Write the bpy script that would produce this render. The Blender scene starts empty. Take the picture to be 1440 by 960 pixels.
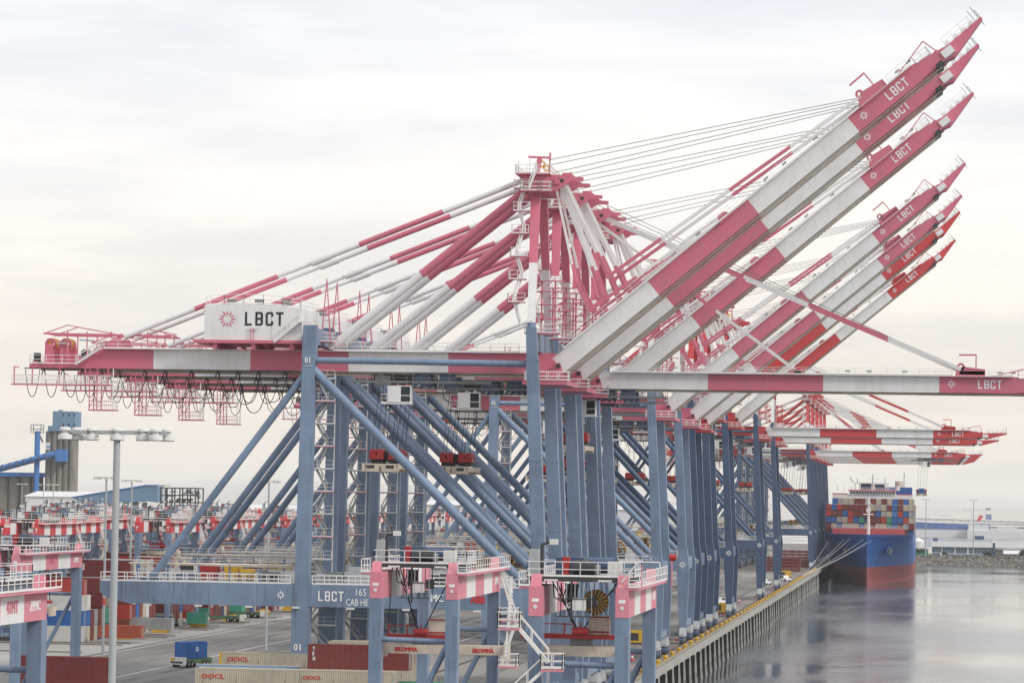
import bpy, math, random
from mathutils import Vector, Matrix
random.seed(7)
sc = bpy.context.scene
COL = sc.collection
R = math.radians

# ------------------------------------------------------------------ materials
MATS = {}
def lin(c):
    return tuple(((x/255)/12.92 if x/255 <= .04045 else ((x/255+.055)/1.055)**2.4) for x in c) + (1,)

def paint(key, col, rough=.45, dirt=.25, dirtcol=(.12,.09,.07), scale=.35, metal=0., streak=True, bump=0., rust=0.):
    m = bpy.data.materials.new(key); m.use_nodes = True
    nt = m.node_tree; N = nt.nodes; L = nt.links
    b = N['Principled BSDF']
    tc = N.new('ShaderNodeTexCoord'); mp = N.new('ShaderNodeMapping')
    mp.inputs['Scale'].default_value = (1, 1, .18 if streak else 1)
    L.new(tc.outputs['Object'], mp.inputs['Vector'])
    n1 = N.new('ShaderNodeTexNoise'); n1.inputs['Scale'].default_value = scale*4; n1.inputs['Detail'].default_value = 6
    n1.inputs['Roughness'].default_value = .65
    L.new(mp.outputs[0], n1.inputs['Vector'])
    n2 = N.new('ShaderNodeTexNoise'); n2.inputs['Scale'].default_value = scale; n2.inputs['Detail'].default_value = 3
    L.new(tc.outputs['Object'], n2.inputs['Vector'])
    mu = N.new('ShaderNodeMath'); mu.operation = 'MULTIPLY'
    L.new(n1.outputs['Fac'], mu.inputs[0]); L.new(n2.outputs['Fac'], mu.inputs[1])
    rp = N.new('ShaderNodeMapRange'); rp.inputs['From Min'].default_value = .18; rp.inputs['From Max'].default_value = .42
    rp.inputs['To Min'].default_value = 0; rp.inputs['To Max'].default_value = dirt
    L.new(mu.outputs[0], rp.inputs['Value'])
    mx = N.new('ShaderNodeMix'); mx.data_type = 'RGBA'
    mx.inputs['A'].default_value = (*col, 1); mx.inputs['B'].default_value = (*dirtcol, 1)
    L.new(rp.outputs[0], mx.inputs['Factor'])
    out = mx.outputs['Result']
    if rust > 0:
        n3 = N.new('ShaderNodeTexNoise'); n3.inputs['Scale'].default_value = 1.7; n3.inputs['Detail'].default_value = 8
        L.new(mp.outputs[0], n3.inputs['Vector'])
        r3 = N.new('ShaderNodeMapRange'); r3.inputs['From Min'].default_value = .66-.1*rust; r3.inputs['From Max'].default_value = .76
        r3.inputs['To Max'].default_value = .8
        L.new(n3.outputs['Fac'], r3.inputs['Value'])
        m3 = N.new('ShaderNodeMix'); m3.data_type = 'RGBA'; m3.inputs['B'].default_value = (.16,.06,.025,1)
        L.new(out, m3.inputs['A']); L.new(r3.outputs[0], m3.inputs['Factor']); out = m3.outputs['Result']
    L.new(out, b.inputs['Base Color'])
    b.inputs['Roughness'].default_value = rough; b.inputs['Metallic'].default_value = metal
    b.inputs['Specular IOR Level'].default_value = .35
    MATS[key] = m
    return m

paint('steel_blue', (.19,.26,.37), .45, .4, (.07,.095,.14), .25)
paint('navy_steel', (.065,.105,.185), .45, .35, (.05,.06,.09), .25)
for k_ in ('steel_blue','navy_steel'):
    nt=MATS[k_].node_tree; N=nt.nodes; L=nt.links; b=N['Principled BSDF']; src=b.inputs['Base Color'].links[0].from_socket
    tc=N.new('ShaderNodeTexCoord'); dv=N.new('ShaderNodeVectorMath'); dv.operation='DIVIDE'; dv.inputs[1].default_value=(7.,9.,4.6); L.new(tc.outputs['Object'],dv.inputs[0])
    fl=N.new('ShaderNodeVectorMath'); fl.operation='FLOOR'; L.new(dv.outputs[0],fl.inputs[0]); wn=N.new('ShaderNodeTexWhiteNoise'); L.new(fl.outputs[0],wn.inputs['Vector'])
    mr_=N.new('ShaderNodeMapRange'); mr_.inputs['To Min'].default_value=.88; mr_.inputs['To Max'].default_value=1.1; L.new(wn.outputs['Value'],mr_.inputs['Value'])
    sc_=N.new('ShaderNodeVectorMath'); sc_.operation='SCALE'; L.new(src,sc_.inputs[0]); L.new(mr_.outputs[0],sc_.inputs['Scale'])
    mp_=N.new('ShaderNodeMapping'); mp_.inputs['Scale'].default_value=(2.2,2.2,.12); L.new(tc.outputs['Object'],mp_.inputs[0]); nn_=N.new('ShaderNodeTexNoise'); nn_.inputs['Scale'].default_value=1.3; nn_.inputs['Detail'].default_value=5; L.new(mp_.outputs[0],nn_.inputs['Vector'])
    r_=N.new('ShaderNodeMapRange'); r_.inputs['From Min'].default_value=.60; r_.inputs['From Max'].default_value=.74; r_.inputs['To Max'].default_value=.55; L.new(nn_.outputs['Fac'],r_.inputs['Value'])
    m_=N.new('ShaderNodeMix'); m_.data_type='RGBA'; m_.inputs['B'].default_value=(.075,.065,.065,1); L.new(sc_.outputs[0],m_.inputs['A']); L.new(r_.outputs[0],m_.inputs['Factor']); L.new(m_.outputs['Result'],b.inputs['Base Color'])
paint('deep_blue', (.07,.11,.19), .5, .3, (.05,.05,.06))
paint('faded_pink', (.62,.16,.225), .5, .5, (.42,.18,.20), .3)
paint('bright_red', (.60,.06,.068), .5, .4, (.36,.10,.09), .3)
paint('white_paint', (.79,.78,.77), .5, .42, (.56,.52,.46), .3)
paint('rail_white', (.80,.79,.77), .5, .1, (.5,.45,.4))
paint('rail_ledge', (.56,.49,.40), .6, .5, (.26,.20,.15))
paint('dark_gear', (.045,.047,.052), .6, .3, (.12,.10,.08))
paint('grey_gear', (.22,.225,.22), .55, .5, (.10,.08,.07))
paint('cable', (.012,.012,.014), .6, .1)
paint('wire', (.16,.155,.13), .5, .1)
paint('lettering_white', (.82,.82,.82), .5, .1, (.5,.5,.5))
paint('lettering_black', (.015,.018,.02), .5, .1, (.05,.05,.05))
paint('lettering_red', (.62,.03,.03), .5, .1, (.4,.1,.1))
paint('head_red', (.40,.03,.03), .45, .3, (.2,.05,.04))
paint('safety_yellow', (.70,.42,.03), .5, .35, (.3,.2,.06))
paint('galvanised', (.40,.42,.43), .5, .3, (.28,.28,.27), .6)
paint('lamp_white', (.70,.69,.66), .5, .2, (.4,.38,.34))
paint('spreader_cream', (.66,.58,.47), .5, .4, (.30,.16,.09), .8, rust=.6)
paint('window_dark', (.02,.03,.04), .12, .0)
paint('glass_blue', (.05,.13,.22), .12, .2, (.02,.04,.07))
paint('concrete', (.42,.405,.375), .8, .6, (.22,.21,.19), .3)
paint('silo_concrete', (.26,.235,.20), .85, .8, (.07,.065,.06), .06)
paint('under_deck_shade', (.012,.012,.012), .9, .2)  # near-black base colour paints in the shade beneath the quay deck
paint('pile_wood', (.62,.60,.55), .8, .7, (.10,.10,.08), .9)
paint('curb_yellow', (.36,.31,.22), .8, .9, (.22,.18,.13), .5, streak=False)
paint('rubber', (.02,.02,.02), .8, .2)
paint('gallery_blue', (.06,.20,.50), .5, .3, (.05,.1,.2))
paint('shed_blue', (.16,.26,.38), .6, .4, (.1,.14,.2), .1)
paint('hull_blue', (.016,.10,.36), .5, .25, (.07,.12,.22), .05)
paint('hull_red', (.33,.075,.07), .6, .5, (.15,.05,.045), .06)
paint('agv_green', (.10,.20,.10), .5, .4, (.05,.06,.04))
paint('leaf', (.05,.075,.03), .9, .5, (.02,.03,.015), 1)
paint('grass_green', (.10,.12,.045), .95, .5, (.17,.13,.07), .3, streak=False)
paint('reel_yellow', (.33,.18,.02), .5, .5, (.12,.07,.02))
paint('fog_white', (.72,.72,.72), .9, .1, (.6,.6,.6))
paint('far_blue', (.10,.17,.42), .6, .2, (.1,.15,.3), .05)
paint('track_steel', (.10,.085,.075), .6, .5, (.18,.09,.05))
CONT = {'maroon':(.19,.035,.032),'beige':(.50,.45,.35),'blue':(.025,.13,.40),'navy':(.02,.045,.12),'red':(.45,.05,.035),
        'green':(.05,.30,.20),'grey':(.36,.37,.36),'brown':(.20,.065,.04),'white':(.66,.65,.62),'orange':(.40,.085,.04),'sky_blue':(.05,.24,.50)}
def container_mat(key, col):
    m = paint('container_'+key, col, .55, .4, tuple(c*.5+.05 for c in col), .5, rust=.35)
    nt = m.node_tree; N = nt.nodes; L = nt.links
    tc = N.new('ShaderNodeTexCoord'); w = N.new('ShaderNodeTexWave'); w.wave_type='BANDS'; w.bands_direction='X'
    w.inputs['Scale'].default_value = 1.15; w.inputs['Distortion'].default_value = 0
    L.new(tc.outputs['Object'], w.inputs['Vector'])
    bp = N.new('ShaderNodeBump'); bp.inputs['Strength'].default_value = .6; bp.inputs['Distance'].default_value = .05
    L.new(w.outputs['Fac'], bp.inputs['Height']); L.new(bp.outputs[0], N['Principled BSDF'].inputs['Normal'])
for k, c in CONT.items(): container_mat(k, c)

def ground_mat(key, c1, c2, c3, s=.02, streaks=True, rough=.85):
    m = bpy.data.materials.new(key); m.use_nodes = True; nt = m.node_tree; N = nt.nodes; L = nt.links; b = N['Principled BSDF']
    tc = N.new('ShaderNodeTexCoord')
    mp = N.new('ShaderNodeMapping'); mp.inputs['Scale'].default_value = (1, .12 if streaks else 1, 1); L.new(tc.outputs['Object'], mp.inputs[0])
    n1 = N.new('ShaderNodeTexNoise'); n1.inputs['Scale'].default_value = s*14; n1.inputs['Detail'].default_value = 8; n1.inputs['Roughness'].default_value=.7; L.new(mp.outputs[0], n1.inputs['Vector'])
    n2 = N.new('ShaderNodeTexNoise'); n2.inputs['Scale'].default_value = s; n2.inputs['Detail'].default_value = 5; L.new(tc.outputs['Object'], n2.inputs['Vector'])
    r1 = N.new('ShaderNodeMapRange'); r1.inputs['From Min'].default_value=.35; r1.inputs['From Max'].default_value=.65; L.new(n1.outputs['Fac'], r1.inputs['Value'])
    r2 = N.new('ShaderNodeMapRange'); r2.inputs['From Min'].default_value=.42; r2.inputs['From Max'].default_value=.6; L.new(n2.outputs['Fac'], r2.inputs['Value'])
    a = N.new('ShaderNodeMix'); a.data_type='RGBA'; a.inputs['A'].default_value=(*c1,1); a.inputs['B'].default_value=(*c2,1); L.new(r1.outputs[0], a.inputs['Factor'])
    c = N.new('ShaderNodeMix'); c.data_type='RGBA'; c.inputs['B'].default_value=(*c3,1); L.new(a.outputs['Result'], c.inputs['A']); L.new(r2.outputs[0], c.inputs['Factor'])
    L.new(c.outputs['Result'], b.inputs['Base Color']); b.inputs['Roughness'].default_value=rough
    MATS[key] = m
ground_mat('apron', (.19,.18,.168), (.10,.095,.09), (.25,.235,.215), .012)
ground_mat('apron_brown', (.20,.165,.15), (.13,.105,.10), (.26,.22,.20), .03)
ground_mat('block_ground', (.33,.31,.285), (.26,.24,.22), (.38,.36,.33), .02, False)
ground_mat('far_land', (.25,.22,.19), (.12,.12,.08), (.32,.29,.25), .02, False)
ground_mat('rock', (.30,.27,.23), (.12,.10,.085), (.40,.37,.33), .9, False)
m = bpy.data.materials.new('harbour_water'); m.use_nodes = True; nt = m.node_tree; N = nt.nodes; L = nt.links; b = N['Principled BSDF']
b.inputs['Base Color'].default_value = (.075,.105,.12,1); b.inputs['Roughness'].default_value = .10; b.inputs['IOR'].default_value = 1.33
b.inputs['Specular IOR Level'].default_value = .9
b.inputs['Roughness'].default_value = .05
tc = N.new('ShaderNodeTexCoord'); mp = N.new('ShaderNodeMapping'); mp.inputs['Scale'].default_value = (.8, .55, 1); L.new(tc.outputs['Object'], mp.inputs[0])
n1 = N.new('ShaderNodeTexNoise'); n1.inputs['Scale'].default_value = .035; n1.inputs['Detail'].default_value = 9; n1.inputs['Roughness'].default_value = .68; L.new(mp.outputs[0], n1.inputs['Vector'])
mp2 = N.new('ShaderNodeMapping'); mp2.inputs['Scale'].default_value = (1.4, .5, 1); L.new(tc.outputs['Object'], mp2.inputs[0])
n2 = N.new('ShaderNodeTexNoise'); n2.inputs['Scale'].default_value = .012; n2.inputs['Detail'].default_value = 4; L.new(mp2.outputs[0], n2.inputs['Vector'])
r2 = N.new('ShaderNodeMapRange'); r2.inputs['From Min'].default_value=.42; r2.inputs['From Max'].default_value=.6; r2.inputs['To Min'].default_value=.15; r2.inputs['To Max'].default_value=1.; L.new(n2.outputs['Fac'], r2.inputs['Value'])
bp = N.new('ShaderNodeBump'); bp.inputs['Distance'].default_value = 1.0
L.new(r2.outputs[0], bp.inputs['Strength'])
L.new(n1.outputs['Fac'], bp.inputs['Height']); L.new(bp.outputs[0], b.inputs['Normal'])
r3 = N.new('ShaderNodeMapRange'); r3.inputs['From Min'].default_value=.42; r3.inputs['From Max'].default_value=.62; r3.inputs['To Min'].default_value=.05; r3.inputs['To Max'].default_value=.15; L.new(n2.outputs['Fac'], r3.inputs['Value']); L.new(r3.outputs[0], b.inputs['Roughness'])
MATS['harbour_water'] = m

# ------------------------------------------------------------------ mesh builder
class MB:
    def __init__(s): s.v=[]; s.f=[]; s.m=[]; s.sm=[]; s.keys=[]
    def k(s, key):
        if key not in s.keys: s.keys.append(key)
        return s.keys.index(key)
    def add(s, vs, fs, key, smooth=False):
        o=len(s.v); s.v.extend([tuple(v) for v in vs]); i=s.k(key)
        for f in fs: s.f.append(tuple(o+a for a in f)); s.m.append(i); s.sm.append(smooth)
    def box(s, x0,x1,y0,y1,z0,z1,key):
        s.add([(x0,y0,z0),(x1,y0,z0),(x1,y1,z0),(x0,y1,z0),(x0,y0,z1),(x1,y0,z1),(x1,y1,z1),(x0,y1,z1)],
              [(0,3,2,1),(4,5,6,7),(0,1,5,4),(1,2,6,5),(2,3,7,6),(3,0,4,7)],key)
    def frame(s, p, q):
        p=Vector(p); q=Vector(q); d=(q-p).normalized()
        up = Vector((0,0,1)) if abs(d.z)<.95 else Vector((0,1,0))
        a=d.cross(up).normalized(); b=a.cross(d).normalized()
        return p,q,d,a,b
    def bar(s, p, q, w, h, key):
        p,q,d,a,b=s.frame(p,q); a=a*w/2; b=b*h/2
        s.add([p-a-b,p+a-b,p+a+b,p-a+b,q-a-b,q+a-b,q+a+b,q-a+b],[(0,1,2,3),(7,6,5,4),(0,4,5,1),(1,5,6,2),(2,6,7,3),(3,7,4,0)],key)
    def tube(s, p, q, r, key, n=10, r2=None):
        p,q,d,a,b=s.frame(p,q); r2=r if r2 is None else r2
        A=[p+(a*math.cos(2*math.pi*i/n)+b*math.sin(2*math.pi*i/n))*r for i in range(n)]
        B=[q+(a*math.cos(2*math.pi*i/n)+b*math.sin(2*math.pi*i/n))*r2 for i in range(n)]
        s.add(A+B,[(i,i+n,(i+1)%n+n,(i+1)%n) for i in range(n)],key,True)
        s.add(A+B,[tuple(range(n)),tuple(range(2*n-1,n-1,-1))],key)
    def path(s, pts, r, key, n=5):
        for i in range(len(pts)-1): s.tube(pts[i],pts[i+1],r,key,n)
    def prism(s, poly, y0, y1, key):          # poly in (x,z)
        n=len(poly); A=[(x,y0,z) for x,z in poly]; B=[(x,y1,z) for x,z in poly]
        s.add(A+B,[tuple(range(n)),tuple(range(2*n-1,n-1,-1))]+[(i,i+n,(i+1)%n+n,(i+1)%n) for i in range(n)],key)
    def prismx(s, poly, x0, x1, key):         # poly in (y,z)
        n=len(poly); A=[(x0,y,z) for y,z in poly]; B=[(x1,y,z) for y,z in poly]
        s.add(A+B,[tuple(range(n)),tuple(range(2*n-1,n-1,-1))]+[(i,i+n,(i+1)%n+n,(i+1)%n) for i in range(n)],key)
    def taper(s, p, wp, q, wq, key):          # vertical-ish box column, w=(wx,wy)
        P=[(p[0]+i*wp[0]/2,p[1]+j*wp[1]/2,p[2]) for i,j in ((-1,-1),(1,-1),(1,1),(-1,1))]
        Q=[(q[0]+i*wq[0]/2,q[1]+j*wq[1]/2,q[2]) for i,j in ((-1,-1),(1,-1),(1,1),(-1,1))]
        s.add(P+Q,[(0,3,2,1),(4,5,6,7),(0,1,5,4),(1,2,6,5),(2,3,7,6),(3,0,4,7)],key)
    def rail(s, p, q, key='rail_white', h=1.1, sp=1.8, t=.065):
        p=Vector(p); q=Vector(q); L_=(q-p).length; n=max(1,int(L_/sp)); up=Vector((0,0,h))
        for i in range(n+1):
            a=p.lerp(q,i/n); s.bar(a,a+up,t,t,key)
        for k in (.5,1.): s.bar(p+up*k,q+up*k,t,t,key)
        s.bar(p+Vector((0,0,.08)),q+Vector((0,0,.08)),t*.6,.14,key)
    def railbox(s, x0,x1,y0,y1,z,**k):
        s.rail((x0,y0,z),(x1,y0,z),**k); s.rail((x1,y0,z),(x1,y1,z),**k); s.rail((x1,y1,z),(x0,y1,z),**k); s.rail((x0,y1,z),(x0,y0,z),**k)
    def stair(s, p, q, w=.8, key='rail_white', wdir=(0,1,0)):
        p=Vector(p); q=Vector(q); wd=Vector(wdir)*w/2
        for g in (-1,1):
            s.bar(p+wd*g,q+wd*g,.08,.22,key); up=Vector((0,0,1.0))
            s.bar(p+wd*g+up,q+wd*g+up,.07,.07,key)
            n=max(2,int((q-p).length/1.5))
            for i in range(n+1):
                a=p.lerp(q,i/n)+wd*g; s.bar(a,a+up,.06,.06,key)
        n=max(2,int(abs(q.z-p.z)/.28))
        for i in range(n):
            a=p.lerp(q,(i+.5)/n); s.bar(a-wd,a+wd,.24,.05,key)
    def ring(s, c, r, w, axis, key, n=24, t=.1):
        c=Vector(c)
        def P(a,rr,o):
            ca,sa=math.cos(a)*rr,math.sin(a)*rr
            return c+(Vector((ca,o,sa)) if axis=='y' else Vector((o,ca,sa)))
        for i in range(n):
            a0,a1=2*math.pi*i/n,2*math.pi*(i+1)/n
            vs=[P(a0,r-w,-t),P(a1,r-w,-t),P(a1,r,-t),P(a0,r,-t),P(a0,r-w,t),P(a1,r-w,t),P(a1,r,t),P(a0,r,t)]
            s.add(vs,[(0,1,2,3),(7,6,5,4),(0,4,5,1),(2,6,7,3)],key)
    def xf(s, M):
        s.v=[tuple(M@Vector(v)) for v in s.v]
    def merge(s, o):
        off=len(s.v); s.v.extend(o.v); km=[s.k(k) for k in o.keys]
        s.f.extend([tuple(off+a for a in f) for f in o.f]); s.m.extend([km[i] for i in o.m]); s.sm.extend(o.sm)
    def build(s, name, parent=None, recalc=True):
        me=bpy.data.meshes.new(name); me.from_pydata(s.v,[],s.f)
        for k in s.keys: me.materials.append(MATS[k])
        me.polygons.foreach_set('material_index',s.m); me.polygons.foreach_set('use_smooth',s.sm)
        if recalc:
            import bmesh
            bm=bmesh.new(); bm.from_mesh(me); bmesh.ops.recalc_face_normals(bm,faces=bm.faces); bm.to_mesh(me); bm.free()
        me.update()
        o=bpy.data.objects.new(name,me); COL.objects.link(o)
        if parent is not None: o.parent=parent
        return o

def tag(o, label=None, cat=None, group=None, kind=None):
    if label: o['label']=label
    if cat: o['category']=cat
    if group: o['group']=group
    if kind: o['kind']=kind
    return o
def empty(name, loc=(0,0,0), rz=0):
    o=bpy.data.objects.new(name,None); COL.objects.link(o); o.location=loc; o.rotation_euler=(0,0,rz); o.empty_display_size=.5
    return o
def copy_tree(o, parent=None, skip=()):
    c=o.copy(); COL.objects.link(c); c.parent=parent
    for ch in o.children:
        if ch.name.split('.')[0] not in skip: copy_tree(ch,c,skip)
    return c

# ---- lettering: stencil blocks for LBCT, the built-in font for the rest
def glyph(mb, ch, x, z, w, h, y, key, t, fx):
    s=w*.27
    R_=[]
    if ch=='L': R_=[(0,s,0,h),(0,w*.9,0,s)]
    elif ch=='B': R_=[(0,s,0,h),(0,w*.86,0,s),(0,w*.86,h-s,h),(0,w*.86,h/2-s/2,h/2+s/2),(w-s,w,s*.6,h/2-s*.1),(w-s,w,h/2+s*.1,h-s*.6)]
    elif ch=='C': R_=[(0,s,s*.6,h-s*.6),(s*.5,w-s*.4,0,s),(s*.5,w-s*.4,h-s,h),(w-s,w,s*.5,h*.34),(w-s,w,h*.66,h-s*.5)]
    elif ch=='T': R_=[(0,w,h-s,h),(w/2-s/2,w/2+s/2,0,h)]
    for i,(a,b_,c,d) in enumerate(R_): fx(mb,x+a,x+b_,z+c,z+d,t+.002*i,key)
def lbct(mb, x, z, h, y, key, cw=None, gap=None, sgn=-1):
    cw=cw or h*.58; gap=gap or h*.2
    def fx(mb,x0,x1,z0,z1,t,key): mb.box(x0,x1,y-t,y,z0,z1,key)
    for i,c in enumerate('LBCT'): glyph(mb,c,x+i*(cw+gap),z,cw,h,y,key,.03,fx)
def emblem(mb, cx, cz, r, y, key, n=12):
    for i in range(n):
        a=2*math.pi*i/n; 
        def P(rr,da): return (cx+rr*math.cos(a+da), cz+rr*math.sin(a+da))
        rr=r if i%2==0 else r*.84; w_=.17 if n>8 else .30
        q_=.34 if n>8 else .2; mb.prism([P(r*q_,0),P(r*(.60 if n>8 else .5),-w_),P(rr,0),P(r*(.60 if n>8 else .5),w_)],y-.03,y,key)
def text_mb(txt, size, key, depth=.02):
    cu=bpy.data.curves.new('lettering_curve','FONT'); cu.body=txt; cu.size=size; cu.extrude=depth
    cu.resolution_u=2
    o=bpy.data.objects.new('lettering_tmp',cu); COL.objects.link(o)
    bpy.context.view_layer.update()
    dg=bpy.context.evaluated_depsgraph_get(); me=bpy.data.meshes.new_from_object(o.evaluated_get(dg))
    mb=MB(); mb.add([v.co for v in me.vertices],[tuple(p.vertices) for p in me.polygons],key)
    bpy.data.objects.remove(o); bpy.data.curves.remove(cu); bpy.data.meshes.remove(me)
    mb.xf(Matrix.Rotation(R(90),4,'X'))       # upright, reading along +x, facing -y
    return mb
def put_text(mb, txt, x, y, z, size, key, sx=1., bold=True):
    t=text_mb(txt,size,key); t.xf(Matrix.Translation((x,y,z))@Matrix.Diagonal((sx,1,1,1))); mb.merge(t)
    if bold:
        t2=text_mb(txt,size,key); t2.xf(Matrix.Translation((x+size*.06,y-.004,z))@Matrix.Diagonal((sx,1,1,1))); mb.merge(t2)

# ------------------------------------------------------------------ camera
F=4800.; H=28.5; ROLL=.016; XC=44.7
def cam_basis():
    dx,dy=1304-720.,707-480.; c,s=math.cos(-ROLL),math.sin(-ROLL)
    ux,uy=c*dx-s*dy,s*dx+c*dy; pitch=math.atan2(uy,F); yaw=math.atan(ux*math.cos(pitch)/F)
    fw=Vector((-math.sin(yaw)*math.cos(pitch),math.cos(yaw)*math.cos(pitch),math.sin(pitch)))
    r0=Vector((math.cos(yaw),math.sin(yaw),0)); u0=r0.cross(fw)
    return r0*math.cos(ROLL)+u0*math.sin(ROLL), -r0*math.sin(ROLL)+u0*math.cos(ROLL), fw
CR,CU,CF=cam_basis()
cd=bpy.data.cameras.new('camera'); cam=bpy.data.objects.new('camera',cd); COL.objects.link(cam)
cd.sensor_width=36; cd.sensor_fit='HORIZONTAL'; cd.lens=36*F/1440; cd.clip_start=1; cd.clip_end=60000
cam.matrix_world=Matrix(((CR.x,CU.x,-CF.x,XC),(CR.y,CU.y,-CF.y,0),(CR.z,CU.z,-CF.z,H),(0,0,0,1)))
sc.camera=cam
def onY(x,y,Y):
    r=CF+CR*((x-720)/F)+CU*((480-y)/F); t=Y/r.y; return XC+r.x*t, H+r.z*t
def onZ(x,y,Z=0):
    r=CF+CR*((x-720)/F)+CU*((480-y)/F); t=(Z-H)/r.z; return XC+r.x*t, r.y*t

# ------------------------------------------------------------------ world, sun
w=bpy.data.worlds.new('World'); sc.world=w; w.use_nodes=True; nt=w.node_tree; N=nt.nodes; L=nt.links
bg=N['Background']
SUN_EL,SUN_AZ=R(38),R(115)     # azimuth measured clockwise from +Y (the quay direction)
sky=N.new('ShaderNodeTexSky'); sky.sky_type='NISHITA'; sky.sun_disc=False; sky.sun_elevation=SUN_EL; sky.sun_rotation=SUN_AZ
sm=N.new('ShaderNodeVectorMath'); sm.operation='SCALE'; sm.inputs['Scale'].default_value=1.; L.new(sky.outputs[0],sm.inputs[0])
tc=N.new('ShaderNodeTexCoord'); sx=N.new('ShaderNodeSeparateXYZ'); L.new(tc.outputs['Generated'],sx.inputs[0])
mp=N.new('ShaderNodeMapping'); mp.inputs['Scale'].default_value=(1.0,1.0,7.); L.new(tc.outputs['Generated'],mp.inputs[0])
n1=N.new('ShaderNodeTexNoise'); n1.inputs['Scale'].default_value=6.5; n1.inputs['Detail'].default_value=6; n1.inputs['Roughness'].default_value=.55; n1.inputs['Distortion'].default_value=.3; L.new(mp.outputs[0],n1.inputs['Vector'])
cr=N.new('ShaderNodeValToRGB'); L.new(sx.outputs['Z'],cr.inputs[0])
E_=cr.color_ramp.elements
K=10.95
E_[0].position=0.0; E_[0].color=lin((228,223,219))
E_[1].position=.6; E_[1].color=lin((238,239,242))
for p,c in ((.004,(234,229,222)),(.016,(239,231,221)),(.03,(242,232,221)),(.055,(246,238,229)),(.09,(245,242,239)),(.125,(243,242,242)),(.155,(233,235,239))):
    e=E_.new(p); e.color=lin(c)
mr=N.new('ShaderNodeMapRange'); mr.inputs['From Min'].default_value=.38; mr.inputs['From Max'].default_value=.66; mr.inputs['To Min'].default_value=.86; mr.inputs['To Max'].default_value=1.05; L.new(n1.outputs['Fac'],mr.inputs['Value'])
tn=N.new('ShaderNodeMix'); tn.data_type='RGBA'; tn.inputs['A'].default_value=(.885,.905,.935,1); tn.inputs['B'].default_value=(1.03,1.028,1.02,1)
nz=N.new('ShaderNodeMapRange'); nz.inputs['From Min'].default_value=.40; nz.inputs['From Max'].default_value=.60; L.new(n1.outputs['Fac'],nz.inputs['Value']); L.new(nz.outputs[0],tn.inputs['Factor'])
cm=N.new('ShaderNodeVectorMath'); cm.operation='MULTIPLY'; L.new(cr.outputs[0],cm.inputs[0]); L.new(tn.outputs['Result'],cm.inputs[1])
c10=N.new('ShaderNodeVectorMath'); c10.operation='SCALE'; c10.inputs['Scale'].default_value=K; L.new(cm.outputs[0],c10.inputs[0])
mx=N.new('ShaderNodeMix'); mx.data_type='RGBA'; mx.inputs['Factor'].default_value=.95
L.new(sm.outputs[0],mx.inputs['A']); L.new(c10.outputs[0],mx.inputs['B']); L.new(mx.outputs['Result'],bg.inputs['Color'])
bg.inputs['Strength'].default_value=.1
sd=bpy.data.lights.new('sun','SUN'); sd.energy=2.0; sd.angle=R(12); sd.color=(1,.96,.90)
so=bpy.data.objects.new('sun',sd); COL.objects.link(so)
tosun=Vector((math.sin(SUN_AZ)*math.cos(SUN_EL),math.cos(SUN_AZ)*math.cos(SUN_EL),math.sin(SUN_EL)))
so.rotation_euler=tosun.to_track_quat('Z','Y').to_euler()
sc.view_settings.view_transform='Standard'; sc.view_settings.look='None'; sc.view_settings.exposure=.08; sc.view_settings.gamma=1
try: sc.view_settings.use_curve_mapping=False
except Exception: pass

# ------------------------------------------------------------------ ground, water
WZ=-7.
def flat(name,pts,z,key,kind='structure'):
    mb=MB(); n=len(pts); mb.add([(x,y,z) for x,y in pts],[tuple(range(n))],key); o=mb.build(name,recalc=False); tag(o,kind=kind); return o
def sub(n): pass
flat('water',[(-20000,-500),(20000,-500),(20000,40000),(-20000,40000)],WZ,'harbour_water')
mb=MB()
QE=2300
mb.add([(-5000,-300,0),(90,-300,0),(90,395,0),(0,395,0),(0,QE,0),(-5000,QE,0)],[(0,1,2,3,4,5)],'apron')
g=mb.build('ground',recalc=False); tag(g,kind='structure')
# quay slab face, recess and back wall under the deck
mb=MB()
mb.box(-.9,-.002,395,QE,-1.5,-.004,'concrete'); mb.box(-2.6,-2.2,395,QE,WZ-2,-1.3,'under_deck_shade'); mb.box(-2.2,-.9,395,QE,-1.5,-1.3,'under_deck_shade')
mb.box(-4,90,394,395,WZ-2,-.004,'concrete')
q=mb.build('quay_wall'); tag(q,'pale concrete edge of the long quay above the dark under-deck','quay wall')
rnd_=lambda i:(i*37%11-5)*.25
k_=0
y=400
while y<QE-100:
    mb2=MB()
    y+=2.6
    break
# supporting piles: one part per pile is needless far away; build the wood fender units as things
def fender():
    r=empty('quay_fender')
    a=MB(); a.bar((.12,0,-.8),(.62,0,WZ-.5),.42,.30,'pile_wood'); a.build('fender_post',r)
    a=MB(); a.box(-.9,.10,-1.3,1.3,-3.6,-1.52,'rubber'); a.box(-.9,.3,-2.1,-1.7,-5.2,-1.52,'rubber'); a.box(-.9,.3,1.7,2.1,-5.2,-1.52,'rubber'); a.bar((-.3,-2,-5),(-.3,2,-2),.3,.3,'rubber'); a.build('rubber_pad',r)
    for dy in (-4.5,4.5):
        a=MB(); a.tube((-1.3,dy,-1.5),(-1.3,dy,WZ-1),.35,'under_deck_shade',8); a.build('deck_pile',r)  # piles coloured near-black to sink into the painted under-deck shade
    return r
def bollard():
    r=MB(); r.tube((0,0,.0),(0,0,.55),.26,'safety_yellow',10); r.tube((0,0,.55),(0,0,.78),.42,'safety_yellow',10,.36); r.tube((0,0,.0),(0,0,.06),.5,'safety_yellow',10)
    r.box(-.3,.42,-.18,.18,.35,.5,'safety_yellow')
    return r.build('mooring_bollard')
fp=fender(); bpo=bollard()
ORD=['nearest','second','third','fourth','fifth','sixth','seventh','eighth','ninth','tenth','eleventh','twelfth','13th','14th','15th','16th','17th','18th','19th','20th']
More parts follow.
